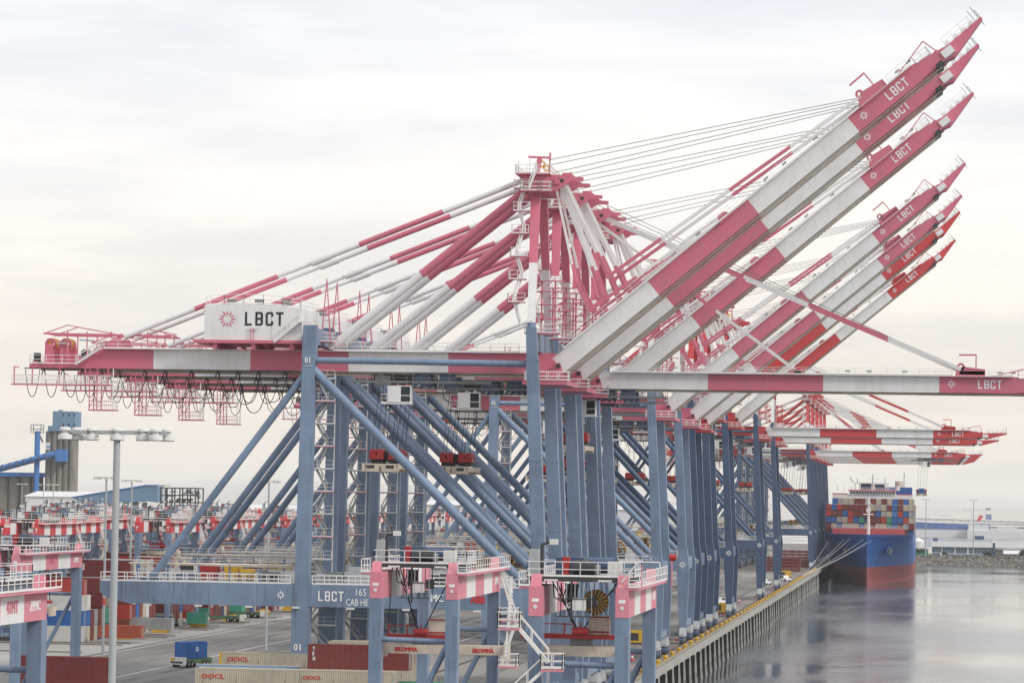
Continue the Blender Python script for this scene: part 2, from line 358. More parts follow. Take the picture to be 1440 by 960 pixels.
def nth(i): return ORD[i] if i<20 else f'{i+1}th' if (i+1)%10 not in (1,2,3) or (i+1)%100 in (11,12,13) else f"{i+1}{ {1:'st',2:'nd',3:'rd'}[(i+1)%10]}"
i=0; y=545.
while y<1420:
    o=fp if i==0 else copy_tree(fp); o.location=(random.uniform(-.08,.1),y+random.uniform(-.5,.5),random.uniform(-.15,.1)); o.rotation_euler=(R(random.uniform(-2.5,2.5)),0,0)
    tag(o,f'pale slanted fender post on the quay face, {nth(i)} from the near end','fender','fenders down the quay face'); i+=1; y+=15
i=0; y=538.
while y<1440:
    o=bpo if i==0 else bpo.copy()
    if i: COL.objects.link(o)
    o.location=(-.95,y,0.01); o.scale=(1.15,1.15,1.2)
    tag(o,f'yellow mooring bollard on the quay edge, {nth(i)} from the near end','bollard','yellow bollards along the quay edge'); i+=1; y+=16.4
mb=MB(); mb.box(-.62,-.2,395,QE,0.004,.32,'curb_yellow'); o=mb.build('quay_curb'); tag(o,'worn yellow curb running along the quay edge','curb')
flat('apron_strip',[(-6.5,396),(-.62,396),(-.62,QE),(-6.5,QE)],.004,'apron_brown')
for nm,x in (('waterside_rail',-3),('landside_rail',-33.5)):
    mb=MB(); mb.box(x-.4,x-.1,396,QE,.006,.03,'track_steel'); mb.box(x+.1,x+.4,396,QE,.006,.03,'track_steel'); mb.box(x-.06,x+.06,396,QE,.006,.1,'track_steel'); o=mb.build('crane_track'); tag(o,'steel crane track nearest the water, along the quay' if x==-3 else 'steel crane track on the landward side of the quay','track')
for i,x in enumerate((-46,-78,-97)):
    flat('lane_line',[(x-.12,420),(x+.12,420),(x+.12,1400),(x-.12,1400)],.008,'lettering_white')
ground_mat('worn_asphalt',(.15,.142,.132),(.10,.096,.09),(.19,.18,.165),.05)
for i,(x0,x1) in enumerate(((-60.5,-58.2),(-56.6,-54.6),(-71,-69.4),(-75,-73.2),(-86,-84),(-89.6,-88),(-26,-23.6),(-19,-17.2),(-12,-10.4))):
    flat('worn_lane',[(x0,420),(x1,420),(x1+rnd_(i),1300),(x0+rnd_(i),1300)],.004,'worn_asphalt')
flat('block_pavement',[(-800,420),(-99,420),(-99,1500),(-800,1500)],.004,'block_ground')

# ------------------------------------------------------------------ ship-to-shore crane
W=19.3            # near frame y=0, far frame y=W
BN=(6.3,7.3); BF=(12.0,13.0)   # twin girder beams
def leg_x(side,z,dh):
    if side=='w': 
        return 0-.15*min(z,15)/15 - 1.7*max(0,(z-15))/(34.7+dh)
    return -30.6+.65*z/(49.7+dh)
def make_crane(P, raised, dh, name='container_crane', seed=1, trolley_x=-19.5, spr_z=31.5, spreader=True, B='steel_blue'):
    rnd=random.Random(seed)
    root=empty(name)
    Wt='white_paint'
    ZT=49.7+dh; G0=44.15+dh; G1=46.75+dh
    # legs
    for side in ('w','l'):
        for yy in (0,W):
            a=MB(); X=lambda z: leg_x(side,z,dh)
            if side=='w':
                a.taper((X(3.2),yy,3.2),(1.5,1.4),(X(14.8),yy,14.8),(2.5,1.5),B)
                a.taper((X(14.8),yy,14.8),(2.5,1.5),(X(19.5),yy,19.5),(1.75,1.5),B)
                a.taper((X(19.5),yy,19.5),(1.75,1.5),(X(ZT-4),yy,ZT-4),(1.45,1.5),B)
                a.taper((X(ZT-4),yy,ZT-4),(1.35,1.4),(X(ZT),yy,ZT),(1.25,1.3),B)
                a.tube((X(ZT),yy,ZT),(X(ZT),yy,ZT+.8),.6,B,10,.45)
            else:
                a.taper((X(2.8),yy,2.8),(2.2,1.6),(X(14.2),yy,14.2),(2.3,1.8),B)
                a.taper((X(14.2),yy,14.2),(1.8,1.8),(X(ZT-4.2),yy,ZT-4.2),(1.65,1.5),B)
                a.taper((X(ZT-4.2),yy,ZT-4.2),(1.75,1.6),(X(ZT),yy,ZT),(1.65,1.5),B)
            for zz in (24.,33.,ZT-4.2):     # splice flanges
                a.box(X(zz)-.86,X(zz)+.86,yy-.79,yy+.79,zz-.05,zz+.05,B)
            a.bar((X(20)+.35,yy+.78,20),(X(ZT-6)+.3,yy+.78,ZT-6),.25,.08,'galvanised')
            for zz in (21,29,37): a.box(X(zz)+.77,X(zz)+.86,yy-.5,yy+.5,zz,zz+.1,'galvanised')
            lg=a.build('leg',root)
            a=MB(); x=X(3)
            a.prismx([(yy-1.2,3.2),(yy+1.2,3.2),(yy+3.6,2.0),(yy+3.6,1.5),(yy-3.6,1.5),(yy-3.6,2.0)],x-.5,x+.5,'galvanised' if side=='w' else B)
            for s_ in (-1,1):
                a.prismx([(yy+s_*2.4-.4,1.7),(yy+s_*2.4+.4,1.7),(yy+s_*2.4+1.6,1.0),(yy+s_*2.4+1.6,.6),(yy+s_*2.4-1.6,.6),(yy+s_*2.4-1.6,1.0)],x-.45,x+.45,'deep_blue')
                for d in (-1.2,-.4,.4,1.2): a.tube((x-.35,yy+s_*2.4+d,.42),(x+.35,yy+s_*2.4+d,.42),.38,'dark_gear',10)
            a.box(x-.75,x-.3,yy-1.5,yy+1.5,1.1,1.8,'dark_gear'); a.tube((x-.9,yy-4.4,.9),(x-.9,yy-3.5,.9),.28,'head_red',8)
            a.build('bogie',lg)
    # portal beams with long landside extension
    for yy in (0,W):
        a=MB(); a.prism([(-56.3,17),(-56.3,15.6),(-55.3,14.9),(-52.5,14.25),(.0,14.25),(.0,17)],yy-.82,yy+.82,B)
        for xx in range(-50,0,5): a.box(xx-.04,xx+.04,yy-.85,yy+.85,14.22,17.02,B)
        pb=a.build('portal_beam',root)
        a=MB(); a.rail((-56.2,yy-.75,17.05),(-31.8,yy-.75,17.05),sp=1.5,t=.09); a.rail((-29.,yy-.75,17.05),(-1.2,yy-.75,17.05),sp=1.5,t=.09)
        a.rail((-56.2,yy+.75,17.05),(-31.8,yy+.75,17.05),sp=1.5,t=.08); a.build('railing',pb)
        a=MB()
        for xx in (-50,-43.5,-37,-31,-24,-17,-8): a.box(xx-.45,xx+.45,yy-1.15,yy-.86,14.0,14.22,'lamp_white')
        a.build('floodlights',pb)
    # cross beams between the two frames
    for x_,z0,z1,wd in ((leg_x('w',16,dh),14.6,17,1.3),(leg_x('l',16,dh),14.6,17,1.3),(leg_x('w',ZT-2,dh),ZT-2.9,ZT-.7,1.2),(leg_x('l',ZT-1,dh),ZT-2.4,ZT-.3,1.4),(-55.6,15.7,16.9,.9),(-43,15.4,16.9,.8)):
        a=MB(); a.box(x_-wd/2,x_+wd/2,.83,W-.83,z0,z1,B); a.build('cross_beam',root)
    for x_ in (leg_x('w',10,dh),leg_x('l',10,dh)):
        a=MB(); a.box(x_-.6,x_+.6,.8,W-.8,6.6,8.2,B) if x_<-10 else a.box(x_-.5,x_+.5,.8,W-.8,3.4,4.6,B); a.build('sill_beam',root)
    # braces and ties
    for yy in (0,W):
        a=MB(); a.tube((leg_x('l',ZT-6,dh)+.5,yy,ZT-5.6),(-1.2,yy,16.6),.60,B,14); a.build('diagonal_brace',root)
        a=MB(); a.tube((leg_x('l',ZT-6,dh)-.5,yy,ZT-6.2),(-50.2,yy,17.),.46,B,12); a.build('rear_brace',root)
        a=MB(); a.tube((leg_x('l',ZT-4,dh)+.8,yy,ZT-4.4),(leg_x('w',ZT-4,dh)-.7,yy,ZT-4.6),.40,B,12); a.build('tie_tube',root)
    # twin girder, striped
    segs=[(-58.4,-51.6,P),(-51.6,-38.9,Wt),(-38.9,-26.1,P),(-26.1,-13.2,Wt),(-13.2,.6,P)]
    a=MB()
    for y0,y1 in (BN,BF):
        for x0,x1,k in segs: a.box(x0,x1,y0,y1,G0,G1,k)
        a.prism([(-58.4,G1),(-58.4,G0),(-62.2,G0),(-62.2,G0+.5)],y0,y1,P)
        a.prism([(-62.2,G0+.5),(-62.2,G0),(-68,G0-.1),(-68,G0+.5)],y0,y1,P)
        a.box(-68,.6,y0-.06,y1+.06,G0-.09,G0-.002,'grey_gear')
    for xx in (-67.6,-62,-57.8,-50,.2): a.box(xx-.3,xx+.3,BN[1],BF[0],G0+.1,G0+.9,P)
    a.box(-60,.5,BN[1]+.05,BN[1]+.5,G0-.35,G0-.12,'rail_ledge'); a.box(-60,.5,BF[0]-.5,BF[0]-.05,G0-.35,G0-.12,'rail_ledge')
    gd=a.build('girder',root)
    a=MB(); a.rail((-58,BN[0]-.7,G1),(-45,BN[0]-.7,G1)); a.rail((-28,BN[0]-.7,G1),(-4,BN[0]-.7,G1)); a.rail((-28,BF[1]+.7,G1),(-4,BF[1]+.7,G1),sp=2.4)
    a.box(-58,-2.5,BN[0]-.8,BN[0],G1-.06,G1-.004,'rail_white')
    a.rail((-67.8,BN[0]-.5,G0+.55),(-61.4,BN[0]-.5,G0+.55)); a.rail((-61.4,BN[0]-.5,G0+.55),(-58.2,BN[0]-.5,G1)); a.stair((-61.6,BN[0]-.9,G0+.5),(-58.4,BN[0]-.9,G1),.6)
    a.rail((-67.8,BF[1],G0+.55),(-61.4,BF[1],G0+.55)); a.rail((-68,BN[0],G0+.55),(-68,BF[1],G0+.55))
    a.build('walkway_railing',gd)
    # rear deck gear
    a=MB()
    for xx in (-65.6,-63.6):
        a.prism([(xx-.7,G0+.5),(xx+.7,G0+.5),(xx+.35,G0+3.1),(xx-.6,G0+3.1)],7.2,7.6,P); a.prism([(xx-.7,G0+.5),(xx+.7,G0+.5),(xx+.35,G0+3.1),(xx-.6,G0+3.1)],11.6,12,P)
        a.ring((xx-.1,8.2,G0+3.2),.75,.3,'y',P,16,.25); a.ring((xx-.1,10.6,G0+3.2),.75,.3,'y',P,16,.25); a.ring((xx-.1,9.4,G0+3.3),.7,.25,'y','safety_yellow',16,.15)
    a.box(-66.2,-63,7.5,11.9,G0+.4,G0+.62,P); a.build('rope_sheave_station',root); a=MB()
    a.box(-61.8,-59.6,7.6,11.6,G0+.5,G0+1.7,P); a.tube((-61,7.5,G0+2),(-61,9.4,G0+2),.55,'dark_gear',12)
    a.build('winch',root); a=MB(); a.box(-67.9,-67.2,8,9,G0+.5,G0+2,'dark_gear'); a.build('control_box',root); a=MB(); a.prism([(-60,G1-.5),(-57,G1-.1),(-57.4,G1+.9),(-58.7,G1+1.1)],8,11.4,P)
    a.build('sheave_housing',root)
    # rear hoist gantry, thin pink bars
    a=MB(); zt=G1+1.9
    for yy in (7.0,12.4):
        a.bar((-66.4,yy,zt),(-49.5,yy,zt-.2),.14,.22,P)
        for xx in (-63.2,-60.6,-57.4,-52.6,-50.3): a.bar((xx,yy,zt+.3),(xx,yy,(G0+.5 if xx<-58 else G1)),.13,.13,P)
        a.bar((-66,yy,zt+.1),(-63.2,yy,zt+1.1),.12,.12,P); a.bar((-63.2,yy,zt+1.1),(-57.5,yy,zt+.1),.12,.12,P)
        a.bar((-57.6,yy,zt-1.4),(-53.4,yy,zt+.1),.12,.12,P); a.bar((-52.8,yy,zt+.7),(-50,yy,zt+.25),.12,.12,P)
    for xx in (-66.2,-63.2,-57.5,-50): a.bar((xx,6.8,zt),(xx,12.6,zt),.14,.14,P)
    a.bar((-61.6,7,zt-.8),(-59.6,7,zt-.9),.25,.2,'galvanised'); a.bar((-64.5,7,zt-1.3),(-63.3,7,zt-1.2),.3,.2,'galvanised')
    a.build('service_gantry',root)
    # hanging walkway below the rear end, and inspection cage
    a=MB(); y0,y1=4.0,5.4; zf=G0-2.15
    a.box(-69.8,-56.6,y0,y1,zf-.14,zf,P)
    for xx in (-69.4,-67,-63.4,-60,-57): 
        a.bar((xx,y0+.1,zf),(xx,y0+.1,G0+.1),.14,.14,P); a.bar((xx,y0,G0),(xx,BN[0],G0+.1),.14,.14,P)
    for k in range(56): a.bar((-69.7+k*.235,y0,zf),(-69.7+k*.235,y0,zf+1.15),.05,.05,'rail_white')
    a.bar((-69.8,y0,zf+1.15),(-56.6,y0,zf+1.15),.08,.08,'rail_white'); a.bar((-69.8,y0,zf+.6),(-56.6,y0,zf+.6),.06,.06,'rail_white')
    a.rail((-69.8,y1,zf),(-56.6,y1,zf)); a.build('hanging_walkway',root)
    a=MB(); x0,x1,z0=-59.3,-56.2,G0-5.35
    for xx in (x0,x0+1,x1):
        for yy in (3.6,6): a.bar((xx,yy,z0),(xx,yy,G0-.1),.12,.12,P if xx<x1 else 'rail_white')
    a.box(x0-.1,x1+.2,3.5,6.1,z0-.14,z0,P)
    for zz in (z0+.55,z0+1.1,z0+2.5):
        a.bar((x0,3.6,zz),(x1,3.6,zz),.08,.08,P); a.bar((x1,3.6,zz),(x1,6,zz),.08,.08,'rail_white')
    for k in range(12): a.bar((x0+.2+k*.25,6,z0),(x0+.2+k*.25,6,z0+1.2),.05,.05,'rail_white')
    for k in range(16): a.bar((x0+1,3.6,z0+.3*k),(x0+1.6,3.6,z0+.3*k),.05,.05,P if k%2 else 'rail_white')
    a.bar((x0,3.6,z0+.1),(x0+1,3.6,z0+2.6),.07,.07,P)
    a.build('hanging_cage',root)
    # festoon cables
    a=MB(); n=14
    def loop(xa,xb,dep,yy):
        pts=[]
        for i in range(n+1):
            t=i/n; u=2*t-1; pts.append((xa+(xb-xa)*(t+.0*u),yy,G0-.25-dep*(1-abs(u)**2.6)))
        a.path(pts,.052,'cable',5)
    xx=-68.4; j=0
    while xx<-33:
        wd=1.9 if xx<-60 else rnd.choice((1.9,2.3,2.7,3.1)); dep=3.7+rnd.uniform(-.6,.4)
        if xx<-60: loop(xx,xx+wd,3.5,5.9); xx+=2.55
        else:
            loop(xx,xx+wd+.6,dep,5.9); xx+=wd+.35
        a.bar((xx-.1,5.8,G0-.1),(xx-.35,5.8,G0-.9),.12,.12,'cable'); a.bar((xx-.1,5.8,G0-.1),(xx+.15,5.8,G0-.9),.12,.12,'cable')
    a.box(-68.5,-33,5.7,5.85,G0-.16,G0-.02,'dark_gear')
    a.build('festoon_cables',root)
    # machine house
    x0,x1=-44.4,-31.75; y0,y1=3.4,16.2; z0=G1+1.15; zt=G1+5.55
    a=MB(); prof=[(x0,z0),(x1,z0),(x1,zt-.35)]+[(x1+(x0-x1)*t,zt-.35+.35*t+.55*math.sin(math.pi*min(1,t*1.0))*.8) for t in (.12,.25,.4,.55,.7,.85)]+[(x0,zt)]
    a.prism(prof,y0,y1,Wt)
    for i in range(5): a.box(x0+2.5*i+1.2,x0+2.5*i+1.23,y0-.012,y0,z0+.1,zt-.5,'grey_gear') if i in (3,) else None
    mh=a.build('machinery_house',root)
    a=MB(); a.box(x0-1.3,x1+.1,y0-.3,y1+.3,z0-.42,z0-.01,P)
    for xx in (-43,-38,-33): a.box(xx-.3,xx+.3,y0,y1,G1+.01,z0-.42,P)
    for xx in (-43.8,-40.5,-37,-34): a.bar((xx,y0,z0-.4),(xx+1,BN[0],G1+.1),.2,.2,P)
    a.build('base_frame',mh)
    a=MB(); pr=[(x0+.2,zt+.02)]+[(x0+(x1-x0)*t,zt-.35*t+.44*math.sin(math.pi*t)+.05) for t in (.2,.4,.6,.8)]+[(x1-.1,zt-.3)]
    for yy in (y0+.2,y1-.2):
        for i in range(len(pr)-1): a.rail((pr[i][0],yy,pr[i][1]),(pr[i+1][0],yy,pr[i+1][1]),h=1.15,sp=1.4,t=.06)
    a.rail((x0+.2,y0+.2,zt),(x0+.2,y1-.2,zt)); a.rail((x1-.1,y0+.2,zt-.3),(x1-.1,y1-.2,zt-.3))
    for i in range(3): a.box(x0+2+i*3.6,x0+3+i*3.6,8,9.2,zt+.3,zt+1.1,'grey_gear')
    a.build('roof_railing',mh)
    a=MB(); lbct(a,-39.1,z0+1.85,1.75,y0,'lettering_black',cw=.98,gap=.36); emblem(a,-41.4,z0+2.65,1.22,y0,P,12); a.build('lettering',mh)
    a=MB(); a.bar((-38.3,y0-.3,z0-.3),(-38.3,y0-.3,z0+1.5),.06,.06,P); a.bar((-37.9,y0-.3,z0-.3),(-37.9,y0-.3,z0+1.5),.06,.06,P)
    for k in range(7): a.bar((-38.3,y0-.3,z0-.2+k*.25),(-37.9,y0-.3,z0-.2+k*.25),.04,.04,P)
    a.bar((-38.5,y0-.2,z0+1.6),(-37.3,y0-.2,z0+1.45),.14,.14,'lamp_white'); a.build('ladder',mh)
    # end stairs / gear between house and landside portal head
    a=MB(); a.box(x1+.1,x1+4,y0,BN[0]-.2,G1+1.0,G1+1.1,P); a.railbox(x1+.3,x1+4,y0,BN[0]-.2,G1+1.1); a.stair((x1-3.4,y0-.5,z0-.3),(x1-.2,y0-.5,z0+2.4),.7,'rail_white'); a.box(x1-.3,x1+1.4,y0-.9,y0-.01,z0+2.3,z0+2.4,'rail_white')
    a.box(x1+1.2,x1+2.4,y1-4,y1-2,G1+1.2,G1+3.2,'deep_blue'); a.railbox(x1+.2,x1+4.2,y1-5,y1,G1+1.0,sp=1)
    a.build('access_platform',root)
    for yy in (5.2,12.8):
        a=MB(); a.tube((-29.5,yy,G1+1),(-28.9,yy,G1+9.2),.10,P,6,.06); a.tube((-28.3,yy,G1+1),(-28.9,yy,G1+9.2),.10,P,6,.06)
        for k in range(4): a.bar((-29.4+.1*k,yy,G1+2.2+1.6*k),(-28.4-.1*k,yy,G1+2.2+1.6*k),.06,.06,P)
        a.build('lightning_mast',root)
    # A-frame masts
    zA=ZT+.6; xA=leg_x('w',ZT,dh)
    APX=-2.2; APZ=67.0+dh
    for yb,yt in ((0,5.6),(W,W-5.6)):
        a=MB(); m1=.46
        def pt(t): return (xA+(APX-xA)*t, yb+(yt-yb)*t, zA+(APZ-zA)*t)
        a.taper(pt(0),(.95,.95),pt(m1),(1.0,1.0),Wt); a.taper(pt(m1),(1.0,1.0),pt(1),(1.2,1.1),P)
        a.build('mast',root)
    # stairs up the mast
    a=MB(); z=zA-2; k=0
    nfl=6; dz=(APZ-zA+1)/nfl
    for i in range(nfl):
        t=(i+.5)/nfl; yy=-.9+(5.6)*t*1.0; s_=1 if i%2 else -1
        xc=xA-1.9; z_=zA-.4+dz*i
        a.stair((xc-s_*.55,yy,z_),(xc+s_*.35,yy+.5,z_+dz),.6)
        a.box(xc-1.1,xc+1.1,yy-.1,yy+1.0,z_+dz-.08,z_+dz,P); a.rail((xc-1.1,yy-.1,z_+dz),(xc+1.1,yy-.1,z_+dz),t=.07,sp=.9); a.rail((xc-1.1,yy-.1,z_+dz),(xc-1.1,yy+1,z_+dz),t=.07,sp=.9)
    a.build('mast_stair',root)
    for yy,xo in ((2.4,1.0),(W-2.2,.8)):
        a=MB()
        for xx in (0,1.7): a.bar((xA+xo+xx,yy,zA-1),(xA+xo+xx,yy,zA+5.4),.2,.2,P)
        for zz in (.6,2.4,4.1,5.4): a.bar((xA+xo-.4,yy,zA+zz),(xA+xo+2.9,yy,zA+zz),.8,.12,P)
        for zz in (.6,2.4,4.1): a.bar((xA+xo,yy,zA+zz),(xA+xo+1.7,yy,zA+zz+1.7),.08,.08,P)
        for k in range(14): a.bar((xA+xo+2,yy-.2,zA+.2+k*.38),(xA+xo+2,yy+.3,zA+.2+k*.38),.05,.05,'rail_white')
        ys_=1.2 if yy<9 else W-3.4; a.railbox(xA-1,xA+3.4,ys_,ys_+2.2,zA-1.2); a.box(xA-1,xA+3.4,ys_,ys_+2.2,zA-1.35,zA-1.2,P)
        a.build('mast_service_frame',root)
    # apex head
    hz=APZ
    a=MB()
    a.box(-3.7,-.4,4.2,15.1,hz+.25,hz+2.3,P); a.box(-4.6,-.2,3.6,15.7,hz+2.3,hz+2.45,P)
    for yy in (5.1,13.9): a.prism([(-1.6,hz+2.4),(2.5,hz+2.4),(2.9,hz+2.15),(3.9,hz+2.1),(3.9,hz+1.65),(2.4,hz+1.6),(.4,hz+.35),(-1.6,hz+.2)],yy,yy+.35,P)
    a.box(.2,.9,4.9,14.2,hz+1.2,hz+1.9,P); a.tube((1.2,5.05,hz+1.65),(1.2,5.09,hz+1.65),.24,'dark_gear',12); a.tube((.75,5.07,hz+1.75),(.75,14.1,hz+1.75),.26,'dark_gear',10)
    hd=a.build('apex_head',root)
    a=MB(); a.railbox(-4.6,-.3,3.6,15.7,hz+2.45,sp=1.2,t=.07); a.rail((-.2,3.6,hz+.3),(-3.8,3.6,hz+.3)); a.box(-3.9,-.1,3.4,4.2,hz+.1,hz+.24,P); a.railbox(-3.9,-1.7,3.2,4.2,hz+.25,sp=.8,t=.07); a.railbox(-1.2,0,3.2,4.2,hz+.25,sp=.8,t=.07)
    a.stair((-2.8,3.3,hz+.5),(-1.9,3.3,hz+3),.5); a.build('platform_railing',hd)
    a=MB(); a.bar((-.6,7,hz+2.4),(-.6,7,hz+5.4),.22,.22,P); a.bar((-.5,7,hz+4.75),(-3.4,7,hz+4.85),.2,.26,P); a.bar((-4.3,4,hz+2.4),(-4.3,4,hz+4),.07,.07,'galvanised'); a.bar((-3.2,7,hz+2.4),(-3.2,7,hz+4.6),.08,.08,'rail_white')
    a.bar((-2.2,6,hz+2.4),(-1.8,6,hz+4.6),.6,.5,P); a.ring((-1.6,6.6,hz+3.9),.45,.2,'y','safety_yellow',14,.15); a.ring((-1.6,12,hz+3.9),.45,.2,'y','safety_yellow',14,.15)
    a.bar((-1.1,7,hz+2.4),(-1.1,7,hz+4.2),.08,.08,'rail_white'); a.bar((-.3,5,hz+2.4),(-.3,5,hz+4.2),.08,.08,'rail_white')
    a.box(1.1,2.2,6,13,hz+2.42,hz+2.75,P)
    a.build('sheave_frame',hd)
    # back stays
    def striped(a,p,q,r,cuts,n=12):
        p=Vector(p); q=Vector(q)
        for (t0,t1,k) in cuts:
            a.tube(p.lerp(q,t0),p.lerp(q,t1),r,k,n)
    for yy,yt in ((6.8,6.2),(12.5,13.1)):
        a=MB(); p=(-3.6,yt,hz+1.9); q=(-56.4,yy,G1+1.25)
        striped(a,p,q,.36,[(0,.2,Wt),(.2,.405,P),(.405,.5,Wt)]); striped(a,p,q,.28,[(.5,.605,Wt)]); striped(a,p,q,.33,[(.605,.81,P),(.81,.985,Wt)])
        pv=Vector(p).lerp(Vector(q),.5); a.tube(pv-Vector((1.2,0,.48)),pv+Vector((1.2,0,.48)),.46,Wt,8)
        a.tube(Vector(q)-Vector((.5,.4,.2)),Vector(q)-Vector((.5,-.4,.2)),.5,Wt,10); a.prism([(-58.2,G1),(-55.4,G1),(-56.2,G1+1.4),(-57,G1+1.4)],yy-.5,yy-.3,P)
        a.build('backstay',root)
        a=MB(); p=(-3.1,yt,hz+.9); q=(-28.4,yy,G1+.55)
        striped(a,p,q,.52,[(0,.545,P),(.545,.985,Wt)],14); a.tube(Vector(q)-Vector((0,.6,0)),Vector(q)+Vector((0,.6,0)),.4,Wt,10)
        a.build('girder_stay',root)
    # boom (built lowered along +x from the hinge, then rotated)
    hx,hz_=1.0,G0+.95
    ang=R(39.8) if raised else 0.
    M=Matrix.Translation((hx,0,hz_))@Matrix.Rotation(-ang,4,'Y')@Matrix.Translation((-hx,0,-hz_))
    bl=hx; BT=2.28; b0=G0-.02
    a=MB()
    S=[(0,15.6,Wt),(15.6,31.9,P),(31.9,48.2,Wt),(48.2,58.5,P)]
    for y0,y1 in (BN,BF):
        for s0,s1,k in S: a.box(bl+s0,bl+s1,y0,y1,b0,b0+BT,k)
        a.prism([(bl+58.5,b0),(bl+62.6,b0+.1),(bl+63.2,b0+.55),(bl+63.2,b0+1.45),(bl+58.5,b0+BT)],y0,y1,P)
        for s0,s1,k in S: a.box(bl+s0+.01,bl+s1,y0-.05,y1+.05,b0-.08,b0-.002,k)
        for s_ in (8,24,40): a.box(bl+s_,bl+s_+.025,y0-.008,y0-.001,b0+.05,b0+BT-.12,'rail_ledge')
        a.box(bl+.2,bl+48,y0-.03,y0-.002,b0+BT-.1,b0+BT-.02,'rail_white')
        a.box(bl+14.9,bl+15,y0-.02,y0-.002,b0,b0+BT,'white_paint')
    a.box(bl+.2,bl+61.5,BN[1]+.05,BN[1]+.5,b0-.32,b0-.1,'rail_ledge'); a.box(bl+.2,bl+61.5,BF[0]-.5,BF[0]-.05,b0-.32,b0-.1,'rail_ledge')
    for s_ in (1,8,15.3,23,31,39.5,48,55,62): a.box(bl+s_-.3,bl+s_+.3,BN[1],BF[0],b0+1.1,b0+1.9,P if s_>15 and s_<32 or s_>48 else Wt)
    a.prism([(bl+60.6,b0+1.5),(bl+60.8,b0+.6),(bl+63.6,b0-.2),(bl+69.3,b0+1.35),(bl+69.3,b0+1.7)],8.4,10.9,P)
    a.box(bl+60.9,bl+61.8,BN[0]-.5,BF[1]+.5,b0-.2,b0+.35,'dark_gear'); a.box(bl+62.3,bl+63.9,BN[0]-.2,BF[1]+.2,b0+.2,b0+1.2,Wt)
    bm_=a
    lug=MB(); lug2=MB(); dav=MB()
    for y0,y1 in ((5.9,6.25),(13.05,13.4),(7.35,7.6),(11.7,11.95)):
        lug.prism([(bl+50.3,b0+BT-.3),(bl+50.6,b0+BT+.9),(bl+51.4,b0+BT+1.35),(bl+54.6,b0+BT+.95),(bl+54.6,b0+BT-.3)],y0,y1,P)
        lug2.prism([(bl+27.2,b0+BT-.3),(bl+27.6,b0+BT+.7),(bl+28.6,b0+BT+.7),(bl+29.4,b0+BT-.3)],y0,y1,P)
    lug.box(bl+51,bl+54.5,5.9,13.4,b0+BT+.2,b0+BT+.7,P); lug.ring((bl+51.2,6.1,b0+BT+1.3),.55,.3,'y',P,14,.2)
    lug2.box(bl+27.8,bl+28.8,5.9,13.4,b0+BT+.1,b0+BT+.5,P)
    dav.bar((bl+53.3,6.2,b0+BT+.8),(bl+53.3,6.2,b0+BT+3.1),.16,.16,P); dav.bar((bl+53.3,6.2,b0+BT+3),(bl+50.9,6.2,b0+BT+2.95),.2,.22,P)
    rl=MB(); zt=b0+BT
    for y_ in (5.7,13.6):
        rl.rail((bl+2,y_,zt),(bl+50,y_,zt),h=.95,sp=2.2,t=.05); rl.rail((bl+55,y_,zt),(bl+58.4,y_,zt),h=.95,sp=1.6,t=.05)
        rl.box(bl+2,bl+58.4,min(y_,6.3) if y_<7 else 13.0,max(y_,6.3) if y_<7 else y_,zt-.07,zt-.01,'rail_white')
    rl.rail((bl+63.6,8.4,b0+1.65),(bl+69.2,8.4,b0+1.75),sp=1.2,t=.05); rl.rail((bl+69.2,8.4,b0+1.7),(bl+69.2,10.9,b0+1.7),t=.05)
    rl.bar((bl+69.0,8.5,b0+.6),(bl+69.0,8.5,b0+3.6),.07,.07,'dark_gear'); rl.bar((bl+68.4,8.5,b0+1.7),(bl+68.4,8.5,b0+3.4),.06,.06,'dark_gear')
    rl.railbox(bl+59.2,bl+61.4,6.2,8,b0+BT-.3,sp=.9,t=.05)
    for s_ in (63.9,65.3,66.6,67.8): rl.tube((bl+s_,8.6,b0+1.85),(bl+s_,10.8,b0+1.85),.2,'dark_gear',8); rl.box(bl+s_-.3,bl+s_+.3,8.5,8.6,b0+1.6,b0+2.1,'rail_white')
    rl.bar((bl+56,7,zt+.1),(bl+61.6,7,zt+1.5),.14,.14,P); rl.bar((bl+61.6,7,zt+1.5),(bl+62.2,7,b0+1.4),.14,.14,P)
    for s_ in (20,24,35,38,43,56.3,58.1): rl.box(bl+s_,bl+s_+.7,5.75,6.2,zt+.4,zt+.62,'grey_gear')
    le=MB(); lbct(le,bl+53.6,b0+.52,1.22,BN[0],'lettering_white',cw=.68,gap=.2); emblem(le,bl+49.9,b0+1.15,.66,BN[0],'lettering_white',8)
    for q_ in (bm_,lug,lug2,dav,rl,le): q_.xf(M)
    bo=bm_.build('boom',root); lug.build('stay_bracket',bo); lug2.build('stay_bracket',bo); dav.build('service_davit',bo); rl.build('boom_railing',bo); le.build('lettering',bo)
    # hinge bracket
    a=MB()
    for y0 in (5.6,7.4,11.5,13.2): a.prism([(-1.2,G0-1.0),(1.7,G0-1.0),(1.7,G0-.3),(1.25,G0+1.35),(.8,G0+1.4),(.2,G0+.4),(-1.2,G0+.1)],y0,y0+.3,P)
    a.box(-3.2,2.4,2.6,16.4,G0-1.5,G0-.95,P); a.tube((1,5.4,hz_),(1,13.7,hz_),.3,'dark_gear',10); a.box(-1,.6,BN[1],BF[0],G0-.9,G0,P)
    a.railbox(-2.9,2.6,2.5,5.2,G0-.95,sp=1.2,t=.08); a.build('boom_hinge',root)
    # forestays
    def P3(x,z,y_): return Vector((x,y_,z))
    def onboom(s_,h_,y_): return M@Vector((bl+s_,y_,b0+BT+h_))
    ap_o=(1.0,hz+1.75); ap_i=(.2,hz+1.0)
    def link(a,p,q,cuts,w_=.42,h_=.42):
        for t0,t1,k in cuts: a.bar(p.lerp(q,t0),p.lerp(q,t1),w_,h_,k)
